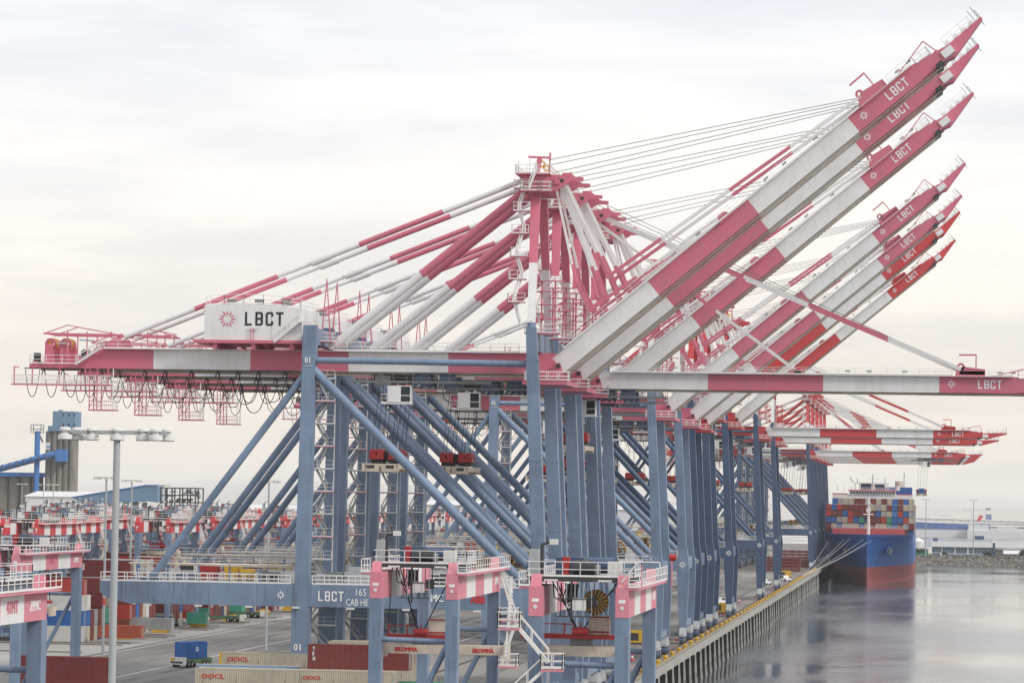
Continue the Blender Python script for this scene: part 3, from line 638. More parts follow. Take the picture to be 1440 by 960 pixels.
    for y_ in (6.1,13.2):
        a=MB(); L0=onboom(51.2,.95,y_); yt=y_+(1.0 if y_<9 else -1.0)
        if raised:
            K=P3(7.2,56.6+dh,y_); link(a,P3(*ap_o,yt),K,[(0,.75,Wt),(.75,1,P)],.3,.5)
            link(a,L0,K,[(0,.28,Wt),(.28,.52,P),(.52,.79,Wt),(.79,1,P)],.4,.42)
            a.tube(K-Vector((0,.4,0)),K+Vector((0,.4,0)),.4,P,8)
        else:
            link(a,P3(*ap_o,yt),L0,[(0,.28,Wt),(.28,.40,P),(.40,.58,Wt),(.58,.8,P),(.8,1,Wt)],.42,.5)
        a.build('outer_forestay',root)
        a=MB(); L1=onboom(28.2,.45,y_)
        if raised:
            K=P3(5.0,52.3+dh,y_); Km=P3(3.1,55.6+dh,y_)
            link(a,P3(*ap_i,yt),Km,[(0,.8,Wt),(.8,1,P)],.3,.42); link(a,Km,K,[(0,1,P)],.3,.45); link(a,K,L1,[(0,.35,P),(.35,1,Wt)],.36,.36)
            for k_ in (K,Km): a.tube(k_-Vector((0,.35,0)),k_+Vector((0,.35,0)),.34,P,8)
            # second folded arm beside it
            K2=P3(6.6,53.9+dh,y_); link(a,P3(.9,hz+.9,yt),K2,[(0,.72,Wt),(.72,1,P)],.25,.42); link(a,K2,K,[(0,1,P)],.25,.36)
        else:
            link(a,P3(*ap_i,yt),L1,[(0,.3,Wt),(.3,.6,P),(.6,1,Wt)],.36,.4)
        a.build('inner_forestay',root)
    a=MB()
    for k,(y_,dz_) in enumerate(((6.2,.9),(7.4,.45),(11.8,.45),(13,.9))):
        e=onboom(50.6,1.1-.2*(k%2),y_); s0=Vector((-.7,y_,hz+4.4-.55*k)); a.tube(s0,e,.045,'wire',5)
    a.build('boom_hoist_rope',root)
    # trolley with driver's cab
    tx=trolley_x
    a=MB(); a.box(tx-3.5,tx+4.2,BN[1]+.1,BF[0]-.1,G0-1.0,G0-.3,'dark_gear'); a.box(tx-3.2,tx-1.2,BN[1]-.6,BN[1]+1.5,G0-1.7,G0-.4,'grey_gear')
    for k in range(6): a.tube((tx-2.6+1.2*k,BN[1]+.3,G0-1.1),(tx-2.6+1.2*k,BF[0]-.3,G0-1.1),.42,'dark_gear',10)
    for xx in (tx+3,tx+6.2):
        for y0 in (6.6,12.4): a.prism([(xx-1,G0-.2),(xx+1,G0-.2),(xx+1.1,G0-1.3),(xx+.8,G0-2.),(xx+.5,G0-1.5),(xx,G0-1.9),(xx-.4,G0-1.5),(xx-1.2,G0-1.9),(xx-1.1,G0-1.2)],y0,y0+.3,'deep_blue')
    a.box(tx-6.5,tx+12,5.2,6.0,G0-1.45,G0-1.3,'grey_gear'); a.rail((tx-6,5.2,G0-1.3),(tx+12,5.2,G0-1.3),'grey_gear',t=.06)
    a.path([(tx-3.5,5.6,G0-.3),(tx-3.2,5.4,G0-2.6),(tx-1.6,5.4,G0-3.7),(tx-.3,5.5,G0-2.2),(tx-.2,5.6,G0-.3)],.06,'cable')
    tr=a.build('trolley',root)
    a=MB(); a.box(tx-1.2,tx+.5,4.6,6.4,G0-3.9,G0-1.8,'white_paint'); a.box(tx+.5,tx+1.7,4.7,6.3,G0-3.8,G0-1.9,'window_dark')
    for zz in (G0-3.95,G0-3.1,G0-1.9): a.box(tx+.5,tx+1.76,4.62,4.69,zz,zz+.1,'rail_white')
    a.box(tx+1.7,tx+1.78,4.6,6.4,G0-4.0,G0-1.8,'rail_white'); a.box(tx-2.0,tx+1.9,4.4,6.6,G0-4.15,G0-4.0,'rail_white'); a.railbox(tx-2.,tx-1.3,4.4,6.5,G0-4.0,sp=.7,t=.05)
    a.bar((tx-2,5,G0-1.7),(tx-2,5,G0-.3),.12,.12,'grey_gear'); a.bar((tx+2,5,G0-1.7),(tx+2,5,G0-.3),.12,.12,'grey_gear')
    a.build('driver_cab',tr)
    if spreader:
        hb=MB()
        for k,xx in enumerate((tx-3.0,tx-.5)):
            hb.box(xx-.95,xx+.95,7.6,11.4,spr_z+1.5,spr_z+2.1,'head_red')
            for s_ in (-.5,.5): hb.tube((xx+s_,7.5,spr_z+2.35),(xx+s_,11.5,spr_z+2.35),.45,'head_red',10)
            hb.box(xx-.8,xx+.8,8.2,10.8,spr_z+.95,spr_z+1.5,'dark_gear'); hb.box(xx-1.05,xx+1.05,3.4,15.6,spr_z+.2,spr_z+.85,'spreader_cream')
            hb.box(xx-1.1,xx+1.1,3.2,3.7,spr_z-.1,spr_z+.9,'spreader_cream'); hb.box(xx-1.1,xx+1.1,15.3,15.8,spr_z-.1,spr_z+.9,'spreader_cream')
            hb.box(xx-.5,xx+.5,3.15,3.2,spr_z+.3,spr_z+.7,'dark_gear')
        hb.box(tx-2,tx-1.5,8.5,10.5,spr_z+1.2,spr_z+2.6,'dark_gear')
        sp_=hb.build('spreader',tr)
        a=MB()
        for xx in (tx-3.6,tx-2.4,tx-1.1,tx+.1):
            for y_ in (7.9,11.1): a.tube((xx,y_,spr_z+2.3),(xx+.9,y_,G0-1.),.035,'cable',4)
        a.build('hoist_rope',sp_)
    # equipment deck on the portal
    a=MB(); zf=17.1
    for (xx0,xx1,yy0,yy1) in ((-49,-31.4,3,8),(-29,-4,2,6),(-29,-6,12,17.6),(-50,-34,12,16.5)):
        a.box(xx0,xx1,yy0,yy1,zf-.12,zf,'galvanised'); a.railbox(xx0,xx1,yy0,yy1,zf,sp=1.6,t=.075)
        x=xx0+1
        while x<xx1-2.5:
            wd=rnd.uniform(1,3); ht=rnd.uniform(.7,2.4); c=rnd.choice(('deep_blue','dark_gear','galvanised','grey_gear','lamp_white','steel_blue','head_red','safety_yellow','dark_gear'))
            if rnd.random()<.35: a.tube((x,yy0+1.5,zf+.8),(x+wd,yy0+1.5,zf+.8),rnd.uniform(.4,.85),c,12)
            else: a.box(x,x+wd,yy0+1,yy1-1,zf,zf+ht,c)
            x+=wd+rnd.uniform(.2,1.2)
    for zz,yy in ((19.3,1.2),(20.2,W-2.5)):
        a.bar((-53,yy,zz),(-31.5,yy,zz-.2),.55,.22,'rail_ledge')
        for xx in range(-52,-32,4): a.bar((xx,yy,17),(xx,yy,zz),.22,.22,'steel_blue'); a.rail((xx,yy,zz),(xx+3.8,yy,zz),h=.8,sp=1.3,t=.05)
    a.build('equipment_deck',root)
    a=MB(); c=(-9.,W-3.5,18.9)
    a.ring(c,1.75,.25,'y','reel_yellow',28,.5)
    for k in range(18):
        an=2*math.pi*k/18; a.bar(Vector(c),Vector(c)+Vector((math.cos(an)*1.7,0,math.sin(an)*1.7)),.5,.09,'reel_yellow')
    a.box(-9.6,-8.4,W-3,W-2,17.1,19.4,'dark_gear'); a.build('cable_reel',root)
    # stair tower beside the landside far leg
    a=MB(); z=17.2; i=0; xl=-29.2; yl=6.; dz=(G0-z-1)/9
    for i in range(9):
        s_=1 if i%2 else -1
        a.stair((xl-s_*.75,yl,z),(xl+s_*.75,yl,z+dz),.7,'galvanised'); z+=dz
        a.box(xl-1.5,xl+1.5,yl-.7,yl+.7,z-.1,z,P if i%2 else 'galvanised'); a.rail((xl-1.5,yl-.7,z),(xl+1.5,yl-.7,z),sp=.9,t=.045)
    for xx in (xl-1.4,xl+1.4): a.bar((xx,yl+.6,17),(xx,yl+.6,G0),.12,.12,'rail_white')
    z=1.5
    for i in range(4):
        s_=1 if i%2 else -1; a.stair((xl-s_*1.4,yl,z),(xl+s_*1.4,yl,z+3.4),.8,'galvanised'); z+=3.4; a.box(xl-2.2,xl+2.2,yl-.7,yl+.7,z-.1,z,'galvanised'); a.rail((xl-2.2,yl-.7,z),(xl+2.2,yl-.7,z),sp=1.1,t=.045)
    a.build('stair_tower',root)
    # lettering common to all: emblem on legs and portal
    a=MB(); emblem(a,leg_x('w',16,dh),15.6,.8,-.80,'lettering_white',8); emblem(a,-33.,15.65,.62,-.85,'lettering_white',8)
    lbct(a,-28.2,15.0,1.25,-.86,'lettering_white',cw=.66,gap=.2)
    a.box(leg_x('l',ZT-4.7,dh)-.5,leg_x('l',ZT-4.7,dh)+.62,-.84,-.80,ZT-5.2,ZT-5.15,'lettering_white')
    a.build('portal_lettering',root)
    return root

CR_DEF=[ # near-frame Y, type, number, label
 (425,'pr','01','pink and white quay crane numbered 01, nearest the camera, boom raised highest'),
 (450.5,'pr','02','second quay crane from the camera, pink boom raised just under the highest one'),
 (478,'pl','03','pink and white quay crane with its boom lowered flat, reaching the right edge'),
 (504.5,'pr','04','pink boom raised third highest, quay crane directly behind the flat pink boom'),
 (611,'pr','05','pink quay crane with 05 painted on its leg, boom raised fourth highest'),
 (676,'pr','06','pink boom raised fifth highest, first quay crane behind the one painted 05'),
 (715,'rr','07','red boomed quay crane raised directly beneath the last pink raised boom'),
 (759,'rrh','08','taller red quay crane with 08 painted on its leg, boom raised'),
 (834,'rrh','09','red quay crane with 09 painted on its leg, lowest of the raised booms'),
 (987,'rlh','10','red quay crane with 10 on its leg, nearest of the lowered red booms'),
 (1097,'rlh','11','red and white quay crane, second of the lowered red booms, short of the ship'),
 (1421,'rlh','12','nearest quay crane of the far cluster beside the ship, red boom lowered'),
 (1478,'rlh','13','second quay crane of the far cluster beside the ship, red boom lowered'),
 (1535,'rlh','14','third quay crane of the far cluster beside the ship, red boom lowered'),
 (1592,'rlh','15','fourth quay crane of the far cluster beside the ship, red boom lowered'),
 (1649,'rlh','16','farthest quay crane of the cluster beside the ship, red boom lowered')]
PROTO={}
for i,(Y,ty,num,lab) in enumerate(CR_DEF):
    dh=3.2 if ty.endswith('h') else 0.
    if ty not in PROTO:
        PROTO[ty]=make_crane('faded_pink' if ty[0]=='p' else 'bright_red', ty[1]=='r', dh, seed=i+3, trolley_x={'pr':-19.5,'pl':-16,'rr':-20,'rrh':-18,'rlh':-14}[ty], spr_z=31.5 if ty!='pl' else 35., B='steel_blue' if ty[0]=='p' else 'navy_steel')
        r=PROTO[ty]
    else: r=copy_tree(PROTO[ty],skip=('number_marking',))
    r.location=(-3,Y,0)
    tag(r,lab,'gantry crane','ship-to-shore gantry cranes along the quay')
    for ch in r.children:
        if ch.name.split('.')[0]=='trolley' and i>0: ch.location.x={1:5.5,2:15,3:16.5,4:-1,5:4,6:-3,7:2,8:6,9:1,10:5,11:61,12:3,13:-2,14:6,15:1}.get(i,0) if ty!='pr' or i>0 else 0
    a=MB()
    put_text(a,num,leg_x('l',46,dh)-.52,-.84,44.9+dh,1.05,'lettering_white',.8)
    put_text(a,num,leg_x('l',9,dh)-.75,-.93,8.75,1.2,'lettering_white',.9)
    t=MB(); put_text(t,num,leg_x('w',17,dh)-.6,-.0,16.2,1.3,'lettering_white',.8); t.xf(Matrix.Translation((0,W-.78,0))); a.merge(t)
    if i==0:
        put_text(a,'165',-23.6,-.87,15.75,1.3,'lettering_white',.8,False); put_text(a,'CAB HE',-24.7,-.87,14.5,1.2,'lettering_white',.7,False)
        put_text(a,'ZPMC',-15.2,-.87,15.2,1.35,'lettering_white',.8); put_text(a,'ABB',-8.9,-.87,15.1,1.35,'lettering_red',.75)
    a.build('number_marking',r)

exec_marker=0
# ------------------------------------------------------------------ containers
def container_mesh(key, Lc=12.19, Hc=2.9):
    a=MB(); k='container_'+key; n=Lc; y0,y1=0,2.44
    a.box(.06,Lc-.06,.04,2.40,.12,Hc-.06,k)
    for (xx0,xx1) in ((0,.16),(Lc-.16,Lc)):
        for (yy0,yy1) in ((0,.16),(2.28,2.44)): a.box(xx0,xx1,yy0,yy1,0,Hc,k)
    for yy0,yy1 in ((0,.12),(2.32,2.44)): a.box(.16,Lc-.16,yy0,yy1,0,.18,k); a.box(.16,Lc-.16,yy0,yy1,Hc-.12,Hc,k)
    a.box(Lc-.02,Lc+.01,.16,2.28,Hc-.14,Hc-.01,k); a.box(Lc-.02,Lc+.01,.16,2.28,.01,.16,k)
    for yy in (.5,.85,1.58,1.93): a.box(Lc-.05,Lc+.0,yy,yy+.05,.15,Hc-.15,'galvanised')
    x=.3
    while x<Lc-.4: a.box(x,x+.14,.01,.05,.2,Hc-.14,k); x+=.28
    return a
CM={}
def cont_mesh(key,Lc=12.19,Hc=2.9):
    kk=(key,Lc,Hc)
    if kk not in CM:
        o=container_mesh(key,Lc,Hc).build('shipping_container'); CM[kk]=o.data; bpy.data.objects.remove(o)
    return CM[kk]
def container(key,loc,label,group,rz=0,Lc=12.19,Hc=2.9,scale=None):
    o=bpy.data.objects.new('shipping_container',cont_mesh(key,Lc,Hc)); COL.objects.link(o); o.location=loc; o.rotation_euler=(0,0,rz)
    if scale: o.scale=scale
    tag(o,label,'container',group); return o
def txt_on(o,txt,x,z,size,key,vert=False,sx=.8):
    a=MB()
    if vert:
        for i,c in enumerate(txt): put_text(a,c,x,-.01,z-i*size*.95,size,key,.9)
    else: put_text(a,txt,x,-.01,z,size,key,sx)
    a.build('lettering',o)
# foreground stacks (tops only a few tiers below the camera)
FG='containers in the foreground yard stack'
def fx(px,Y): return onY(px,900,Y)[0]
T=2.9; D_=1.05
o=container('beige',(fx(275,398),398,2*T-D_),'beige container low at the bottom edge, left of the maroon one, nearest row',FG); txt_on(o,'OOCL',.75,1.72,.78,'lettering_red',sx=1.25)
o=container('beige',(fx(309,424),424,2*T-.35),'beige container just behind the nearest beige one, yellow end visible',FG); txt_on(o,'OOCL',1.0,1.8,.78,'lettering_red',sx=1.25)
mbx=MB(); mbx.box(-.03,.28,-.02,2.46,.2,2.85,'safety_yellow'); mbx.build('end_wall',o)
o=container('maroon',(fx(433,402),402,3*T-D_),'maroon container with white vertical lettering, topmost in front of the blue portal',FG); txt_on(o,'TEX',.55,2.2,.62,'lettering_white',True)
o=container('beige',(fx(414,400.5),399.4,2*T-D_-.02),'beige container directly under the maroon one at the bottom edge',FG); txt_on(o,'OOCL',1.3,1.8,.62,'lettering_red',sx=1.25)
o=container('beige',(fx(468,424),421,3*T-1.4),'beige container behind the maroon one, only its pale roof edge showing',FG)
o=container('maroon',(fx(376,385),385,2*T-2.3),'maroon container roof edge cut by the bottom of the picture, under the beige ones',FG)
o=container('maroon',(fx(14,400),400,2*T-.2),'long maroon container at the lower left corner, left of the lamp post',FG); txt_on(o,'TEX',.95,2.25,.62,'lettering_white',True)
o=container('white',(fx(480,440),436,2*T),'white container behind the maroon foreground container, right side',FG)
o=container('green',(fx(560,404),404,1*T+.4),'green container low between the crane legs right of the maroon one',FG)
mb=MB()
fgs=[(276,400.7),(277,403.4),(278,406.1)]
for i,(px,Y) in enumerate(fgs):
    container(['grey','sky_blue','beige'][i],(fx(px,Y),Y,2*T-D_),['grey roofed container right behind the nearest beige one','light blue roofed container, two rows behind the nearest beige one','beige container three rows behind the nearest beige one'][i],FG)
# lower tiers carrying the foreground stack
mb=MB()
for (px,Y,zt) in ((275,398,2*T-D_),(309,424,2*T-.35),(414,399.4,2*T-D_-.02),(376,385,2*T-2.3),(14,400,2*T-.2),(468,421,3*T-1.4),(480,436,2*T)):
    x=fx(px,Y)
    mb.box(x,x+12.19,Y,Y+2.44,0.01,zt-.02,'container_beige' if px!=14 else 'container_maroon')
# yard blocks
YG='containers stacked in the landside yard blocks'
wk=['maroon']*8+['beige']*8+['blue']*2+['grey']*3+['brown']*4+['navy']*2+['white','green','red']
rnd=random.Random(11)
cnt=0; used=set()
for k in range(22):
    Yb=628+37.4*k; left=44.7-1304*(Yb)/4800-25; hmax=None
    nb=min(26,int((-112-left)/12.8)+1)
    for bay in range(nb):
        x=-112-12.5*(bay+1)
        ht=rnd.choice((3,4,4,5,5)) if k>0 else rnd.choice((3,4,5))
        for tier in range(ht):
            key=rnd.choice(wk)
            if (k<4 or (tier>=ht-2 and k<9)) and cnt<165:
                lab=f'{key} container in the {nth(k)} yard block, {nth(bay) if bay else "first"} bay from the road, {nth(tier) if tier else "lowest"} tier'
                container(key,(x,Yb,tier*T+.02),lab,YG); cnt+=1
            else: mb.box(x,x+12.19,Yb,Yb+2.44,tier*T+.02,tier*T+T-.04,'container_'+key)
        for row in range(1,8):
            h2=max(1,ht-rnd.choice((0,0,1,1,2)))
            for tier in range(h2):
                if tier>=h2-2 or bay==0: mb.box(x,x+12.19,Yb+row*2.95,Yb+row*2.95+2.44,tier*T+.02,tier*T+T-.04,'container_'+rnd.choice(wk))
o=mb.build('container_stacks',recalc=False); tag(o,'closely packed container stacks filling the rest of the yard','container stacks',kind='stuff')

# ------------------------------------------------------------------ stacking crane (rail mounted, over the yard blocks)
paint('pale_pink', (.66,.22,.28), .55, .5, (.60,.36,.36), .3)
def make_asc(P, G=29.5, bs=6.6, trol=.2, seed=0, detail=True, spr=11.5, stair=False, words='', slen=3.1, sxo=0.):
    rnd=random.Random(seed); root=empty('stacking_crane'); B='steel_blue'; Wt='white_paint'
    z0,z1=19.75,21.95
    n=5 if detail else 7
    for bx in (0,bs):
        a=MB()
        for i in range(n):
            y0=G*i/n; y1=G*(i+1)/n; a.box(bx,bx+.95,y0,y1,z0,z1,P if i%2==0 else Wt)
        a.box(bx-.02,bx+.97,-.03,-.002,z0,z1,P)
        for yy in (0,G-.8): a.prismx([(yy,z1),(yy+.8,z1),(yy+.8,z1+.9),(yy+.5,z1+.9)],bx+.1,bx+.85,P)
        a.tube((bx+.47,-.07,z0+.7),(bx+.47,-.03,z0+.7),.16,'lamp_white',10); a.box(bx+.22,bx+.72,-.05,-.03,z0+1.05,z0+1.3,'lettering_white')
        bb=a.build('main_beam',root)
        ox=bx-.75 if bx==0 else bx+.97
        a=MB(); a.box(ox,ox+.75,0,G+1,z1-.2,z1-.08,P); a.rail((ox if bx==0 else ox+.75,0,z1),(ox if bx==0 else ox+.75,G+1,z1),sp=1.5,t=.055)
        a.rail((ox,-.1,z1),(ox+.75,-.1,z1),t=.07); a.build('walkway',bb)
        for yy in (.0,G-1.5):
            a=MB(); a.taper((bx+.48,yy+.75,1.6),(.95,1.3),(bx+.48,yy+.75,z0),(1.05,1.5),B); lg=a.build('leg',root)
            a=MB(); a.box(bx-1.2,bx+2.1,yy+.3,yy+1.2,.9,1.6,B)
            for d in (-.8,.2,1.2,1.8): a.tube((bx+d,yy+.35,.42),(bx+d,yy+1.15,.42),.4,'dark_gear',10)
            a.build('bogie',lg)
    for yy in (.75,G-.75):
        a=MB(); a.tube((1,yy,16.3),(bs,yy,16.2),.24,B,8); a.tube((bs,yy,15.8),(1.,yy,4.5),.26,B,8); a.build('end_brace',root)
        a=MB(); a.box(-.6,bs+1.5,yy-.45,yy+.45,1.62,2.5,'deep_blue'); a.build('sill_beam',root)
    # trolley
    ty=G*trol; zt=z1+.35
    a=MB(); a.box(-.3,bs+1.2,ty,ty+7,zt,zt+.35,'dark_gear'); a.railbox(-.3,bs+1.2,ty,ty+7,zt+.35,sp=1.3,t=.055)
    a.box(1.5,3.6,ty+3,ty+5.0,zt+.4,zt+1.75,'deep_blue'); a.tube((3.8,ty+4,zt+1.15),(5.8,ty+4,zt+1.15),.6,'deep_blue',12); a.tube((5.8,ty+4,zt+1.15),(6.1,ty+4,zt+1.15),.45,'dark_gear',12); a.box(4.1,4.9,ty+1.8,ty+2.6,zt+.4,zt+1.2,'galvanised'); a.box(5.6,6.6,ty+.8,ty+1.9,zt+.4,zt+1.5,'lamp_white')
    a.box(-.4,.3,ty+2,ty+3.0,zt+.4,zt+2.3,'galvanised'); a.tube((3,ty+1.4,zt+1.),(4.6,ty+1.4,zt+1.),.55,'dark_gear',12); a.box(2.2,2.7,ty+1,ty+2,zt+.4,zt+1.8,'head_red')
    a.tube((.75,ty+.5,zt+.35),(.75,ty+.5,zt+2.7),.14,'dark_gear',8); a.bar((.75,ty+.5,zt+2.7),(1.5,ty+.5,zt+2.9),.2,.2,'dark_gear'); a.box(1.3,1.9,ty+.3,ty+.8,zt+2.7,zt+3.1,'lamp_white')
    a.box(1,2,ty-.25,ty-.05,zt+.02,zt+.16,'lamp_white'); a.box(5,6,ty-.25,ty-.05,zt+.02,zt+.16,'lamp_white')
    a.bar((3.,ty+.2,zt),(3.,ty+.2,zt-3.),.15,.15,'dark_gear'); a.box(2.5,3.3,ty+.6,ty+2.0,zt-1.5,zt-.2,'dark_gear'); a.box(3.1,4.1,ty+.1,ty+.7,zt-2.1,zt-1.2,'lamp_white'); a.box(4.2,4.8,ty+.3,ty+1.2,zt-1.8,zt-1.0,'dark_gear')
    for k in range(5): a.box(2.0+.62*k,2.06+.62*k,ty+.08,ty+.14,zt-2.6,zt-.1,'galvanised'); a.box(2.0+.62*k,2.06+.62*k,ty+2.0,ty+2.06,zt-2.6,zt-.1,'dark_gear')
    for zz in (zt-2.6,zt-1.3): a.box(2.0,4.54,ty+.05,ty+.12,zz,zz+.08,'dark_gear'); a.box(2.0,2.08,ty+.1,ty+2,zz,zz+.08,'dark_gear')
    for k in range(4): a.path([(1.6+.3*k,ty+.5,zt-.1),(1.7+.35*k,ty+.4,zt-1.2-.2*k),(2.3+.3*k,ty+.5,zt-1.5),(2.6+.3*k,ty+.6,zt-.2)],.04,'cable',4)
    tr=a.build('trolley',root)
    if detail:
        a=MB(); c=Vector((4.75,ty+.8,zt-1.5)); a.tube(c-Vector((0,.2,0)),c+Vector((0,.2,0)),.95,'reel_yellow',28)
        for k in range(18):
            an=2*math.pi*k/18; d_=Vector((math.cos(an),0,math.sin(an))); o_=Vector((0,-.22,0)); a.tube(c+o_+d_*.25,c+o_+d_*.93,.02,'dark_gear',4,.07)
        a.tube(c-Vector((0,.3,0)),c-Vector((0,.2,0)),.25,'grey_gear',10)
        a.build('cable_reel',tr)
    # head block and spreader (container lies along x)
    zs=spr
    a=MB(); xm=bs/2+.3; yc=ty+3.2
    a.box(xm-3,xm+3,yc-.9,yc+.9,zs+1.3,zs+1.65,'head_red'); a.box(xm+.6,xm+2.1,yc-.6,yc+.6,zs+1.65,zs+3.0,'spreader_cream')
    for s_ in (-2.8,-1.2,0,2.7): a.bar((xm+s_,yc-.9,zs+1.5),(xm+s_,yc-.9,zs+2.5),.12,.12,'head_red')
    a.bar((xm-3,yc-.9,zs+2.4),(xm-.4,yc-.9,zs+2.4),.08,.08,'head_red'); a.tube((xm-.6,yc-1,zs+1.9),(xm+.6,yc-1,zs+1.9),.28,'bright_red',8)
    a.box(xm+.55,xm+2.15,yc-.7,yc-.62,zs+1.8,zs+1.9,'head_red'); a.box(xm+.55,xm+2.15,yc-.7,yc-.62,zs+2.9,zs+3.0,'head_red'); a.box(xm-.8,xm+.8,yc-.5,yc+.5,zs+.8,zs+1.3,'grey_gear')
    hb=a.build('head_block',tr)
    a=MB(); a.box(xm+sxo-slen,xm+sxo+slen,yc-.75,yc+.75,zs,zs+.78,'spreader_cream'); a.box(xm+sxo-slen-.3,xm+sxo-slen,yc-1.2,yc+1.2,zs-.3,zs+.9,'spreader_cream'); a.box(xm+sxo+slen,xm+sxo+slen+.3,yc-1.2,yc+1.2,zs-.3,zs+.9,'spreader_cream')
    sp_=a.build('spreader',hb)
    if words and detail:
        a=MB(); put_text(a,words,1.25,yc-.77,zs+.18,.55,'lettering_red',.85,True); put_text(a,words,8.0,yc-.77,zs+.18,.55,'lettering_red',.8,True); a.build('lettering',sp_)
    a=MB()
    for p,q in (((xm-.3,yc,zs+2),(1.2,yc,zt)),((xm+.1,yc,zs+2),(bs-.2,yc,zt)),((xm-.4,yc-.5,zs+2),(1.6,yc-.5,zt)),((xm-3,yc,zs+1.6),(xm-2.7,yc,zt)),((xm+2.9,yc,zs+1.6),(xm+2.4,yc,zt))): a.tube(p,q,.05,'cable',5)
    a.build('hoist_rope',hb)
    if stair:
        a=MB(); x=-1.6; y0=.4
        fl=[((-1.2,z1-.3),(-1.5,z0-3)),((-.9,z0-.5),(1.6,16.4)),((1.2,15.8),(-3.2,11.6)),((-3.0,11.2),(1.4,7.2)),((1.4,7.0),(-3,2.8))]
        for (p,q) in fl: a.stair((p[0],-1,p[1]),(q[0],-1,q[1]),.8)
        for (px,pz) in ((-1.3,z0-.8),(1.9,16.0),(-3.6,11.4),(1.9,7.1)):
            a.box(px-.8,px+.8,-1.6,-.2,pz-.22,pz-.08,P); a.railbox(px-.8,px+.8,-1.6,-.4,pz,sp=.6,t=.07)
        a.build('access_stair',root)
        a=MB(); a.bar((bs+1.9,-.05,z1),(bs+1.9,-.05,z1+1.7),.08,.08,P); a.bar((bs+3.8,4,z1),(bs+3.8,4,z1+2.5),.1,.1,P); a.tube((bs+3.6,4,z1+2.2),(bs+4.1,4,z1+2.2),.25,'head_red',8)
        a.path([(bs+.4,0,z1+.4),(bs+1.6,0,z1+1.9),(bs+3.2,0,z1+1.9),(bs+3.2,0,z1+1.4)],.05,'rail_white'); a.build('warning_mast',root)
    else:
        a=MB()
        for pz,s_ in ((17.2,1),(13.0,-1)): 
            a.box(bs+1.2,bs+2.9,G-3,G-1.4,pz-.2,pz-.06,P); a.railbox(bs+1.2,bs+2.9,G-3,G-1.4,pz,sp=.6,t=.07)
        a.stair((bs+2.6,G-2.2,17.2),(bs+1.4,G-2.2,21.),.7); a.stair((bs+1.4,G-2.2,13),(bs+2.8,G-2.2,17.2),.7); a.build('access_stair',root)
    return root
AG='rail mounted stacking cranes over the yard'
def drop(o_,nm):
    for c_ in list(o_.children):
        if c_.name.split('.')[0]==nm: bpy.data.objects.remove(c_)
a1=make_asc('pale_pink',G=29,bs=6.5,trol=.12,seed=1,spr=14.9,words='BROMMA',slen=5.2,sxo=2.0)
x,_=onY(520,840,285); a1.location=(x,285,0); [drop(c_,'cable_reel') for c_ in a1.children if c_.name.startswith('trolley')]; tag(a1,'pink and white stacking crane at the bottom centre, cream spreader hanging inside','stacking crane',AG)
a2=make_asc('pale_pink',G=26,bs=6.4,trol=.04,seed=2,spr=16.7,stair=True,words='')
x,_=onY(744,840,250); a2.location=(x,250,0); tag(a2,'pink stacking crane at the bottom right of centre with white zigzag stairs','stacking crane',AG)
a3=make_asc('pale_pink',G=30,bs=6.5,trol=.5,seed=3,spr=14); x,_=onY(115,800,421); a3.location=(x-7.4,391,0); a3.scale=(1,1,.95); drop(a3,'access_stair'); tag(a3,'pink and white stacking crane at the left edge, upper of the two nearby','stacking crane',AG)
a4=make_asc('pale_pink',G=30,bs=6.5,trol=.6,seed=4,spr=14); x,_=onY(64,860,232); a4.location=(x-7.5,202.5,0); a4.scale=(1,1,.985); drop(a4,'access_stair'); tag(a4,'pink and white stacking crane in the lower left corner, nearest on that side','stacking crane',AG)
for o_,bx_,yy,txt,key,sz in ((a3,7.45,25.6,'ZPMC','lettering_white',1.),(a3,7.45,13.4,'41MT','faded_pink',1.1),(a4,7.45,25.4,'ZPMC','lettering_white',1.05),(a4,7.45,19.4,'41MT','faded_pink',1.25),(a1,7.45,25.,'ZPMC','lettering_white',1.),(a2,7.35,22.,'ZPMC','lettering_white',1.)):
    t=text_mb(txt,sz,key); t2=text_mb(txt,sz,key); t2.xf(Matrix.Translation((.07,-.004,0))); t.merge(t2); t.xf(Matrix.Translation((bx_+.02,yy,20.45))@Matrix.Rotation(R(90),4,'Z'))
    t.build('lettering',o_)
pr=None
rnd=random.Random(5)
for k in range(18):
    Yb=624+37.4*k; wid=1304*Yb/4800-156
    for j,xx in enumerate((-119-rnd.uniform(0,14), -119-max(24,wid*rnd.uniform(.35,.6)), -119-max(40,wid*rnd.uniform(.75,.95)))):
        if j==2 and k<5: continue
        if pr is None: pr=make_asc('bright_red',G=29,trol=.3,seed=9,detail=False,spr=15); o=pr
        else: o=copy_tree(pr)
        o.location=(xx,Yb,0); tag(o,f'red and white stacking crane, {nth(k)} yard block from the near end, {["road side","block middle","landward end"][j]}','stacking crane',AG)

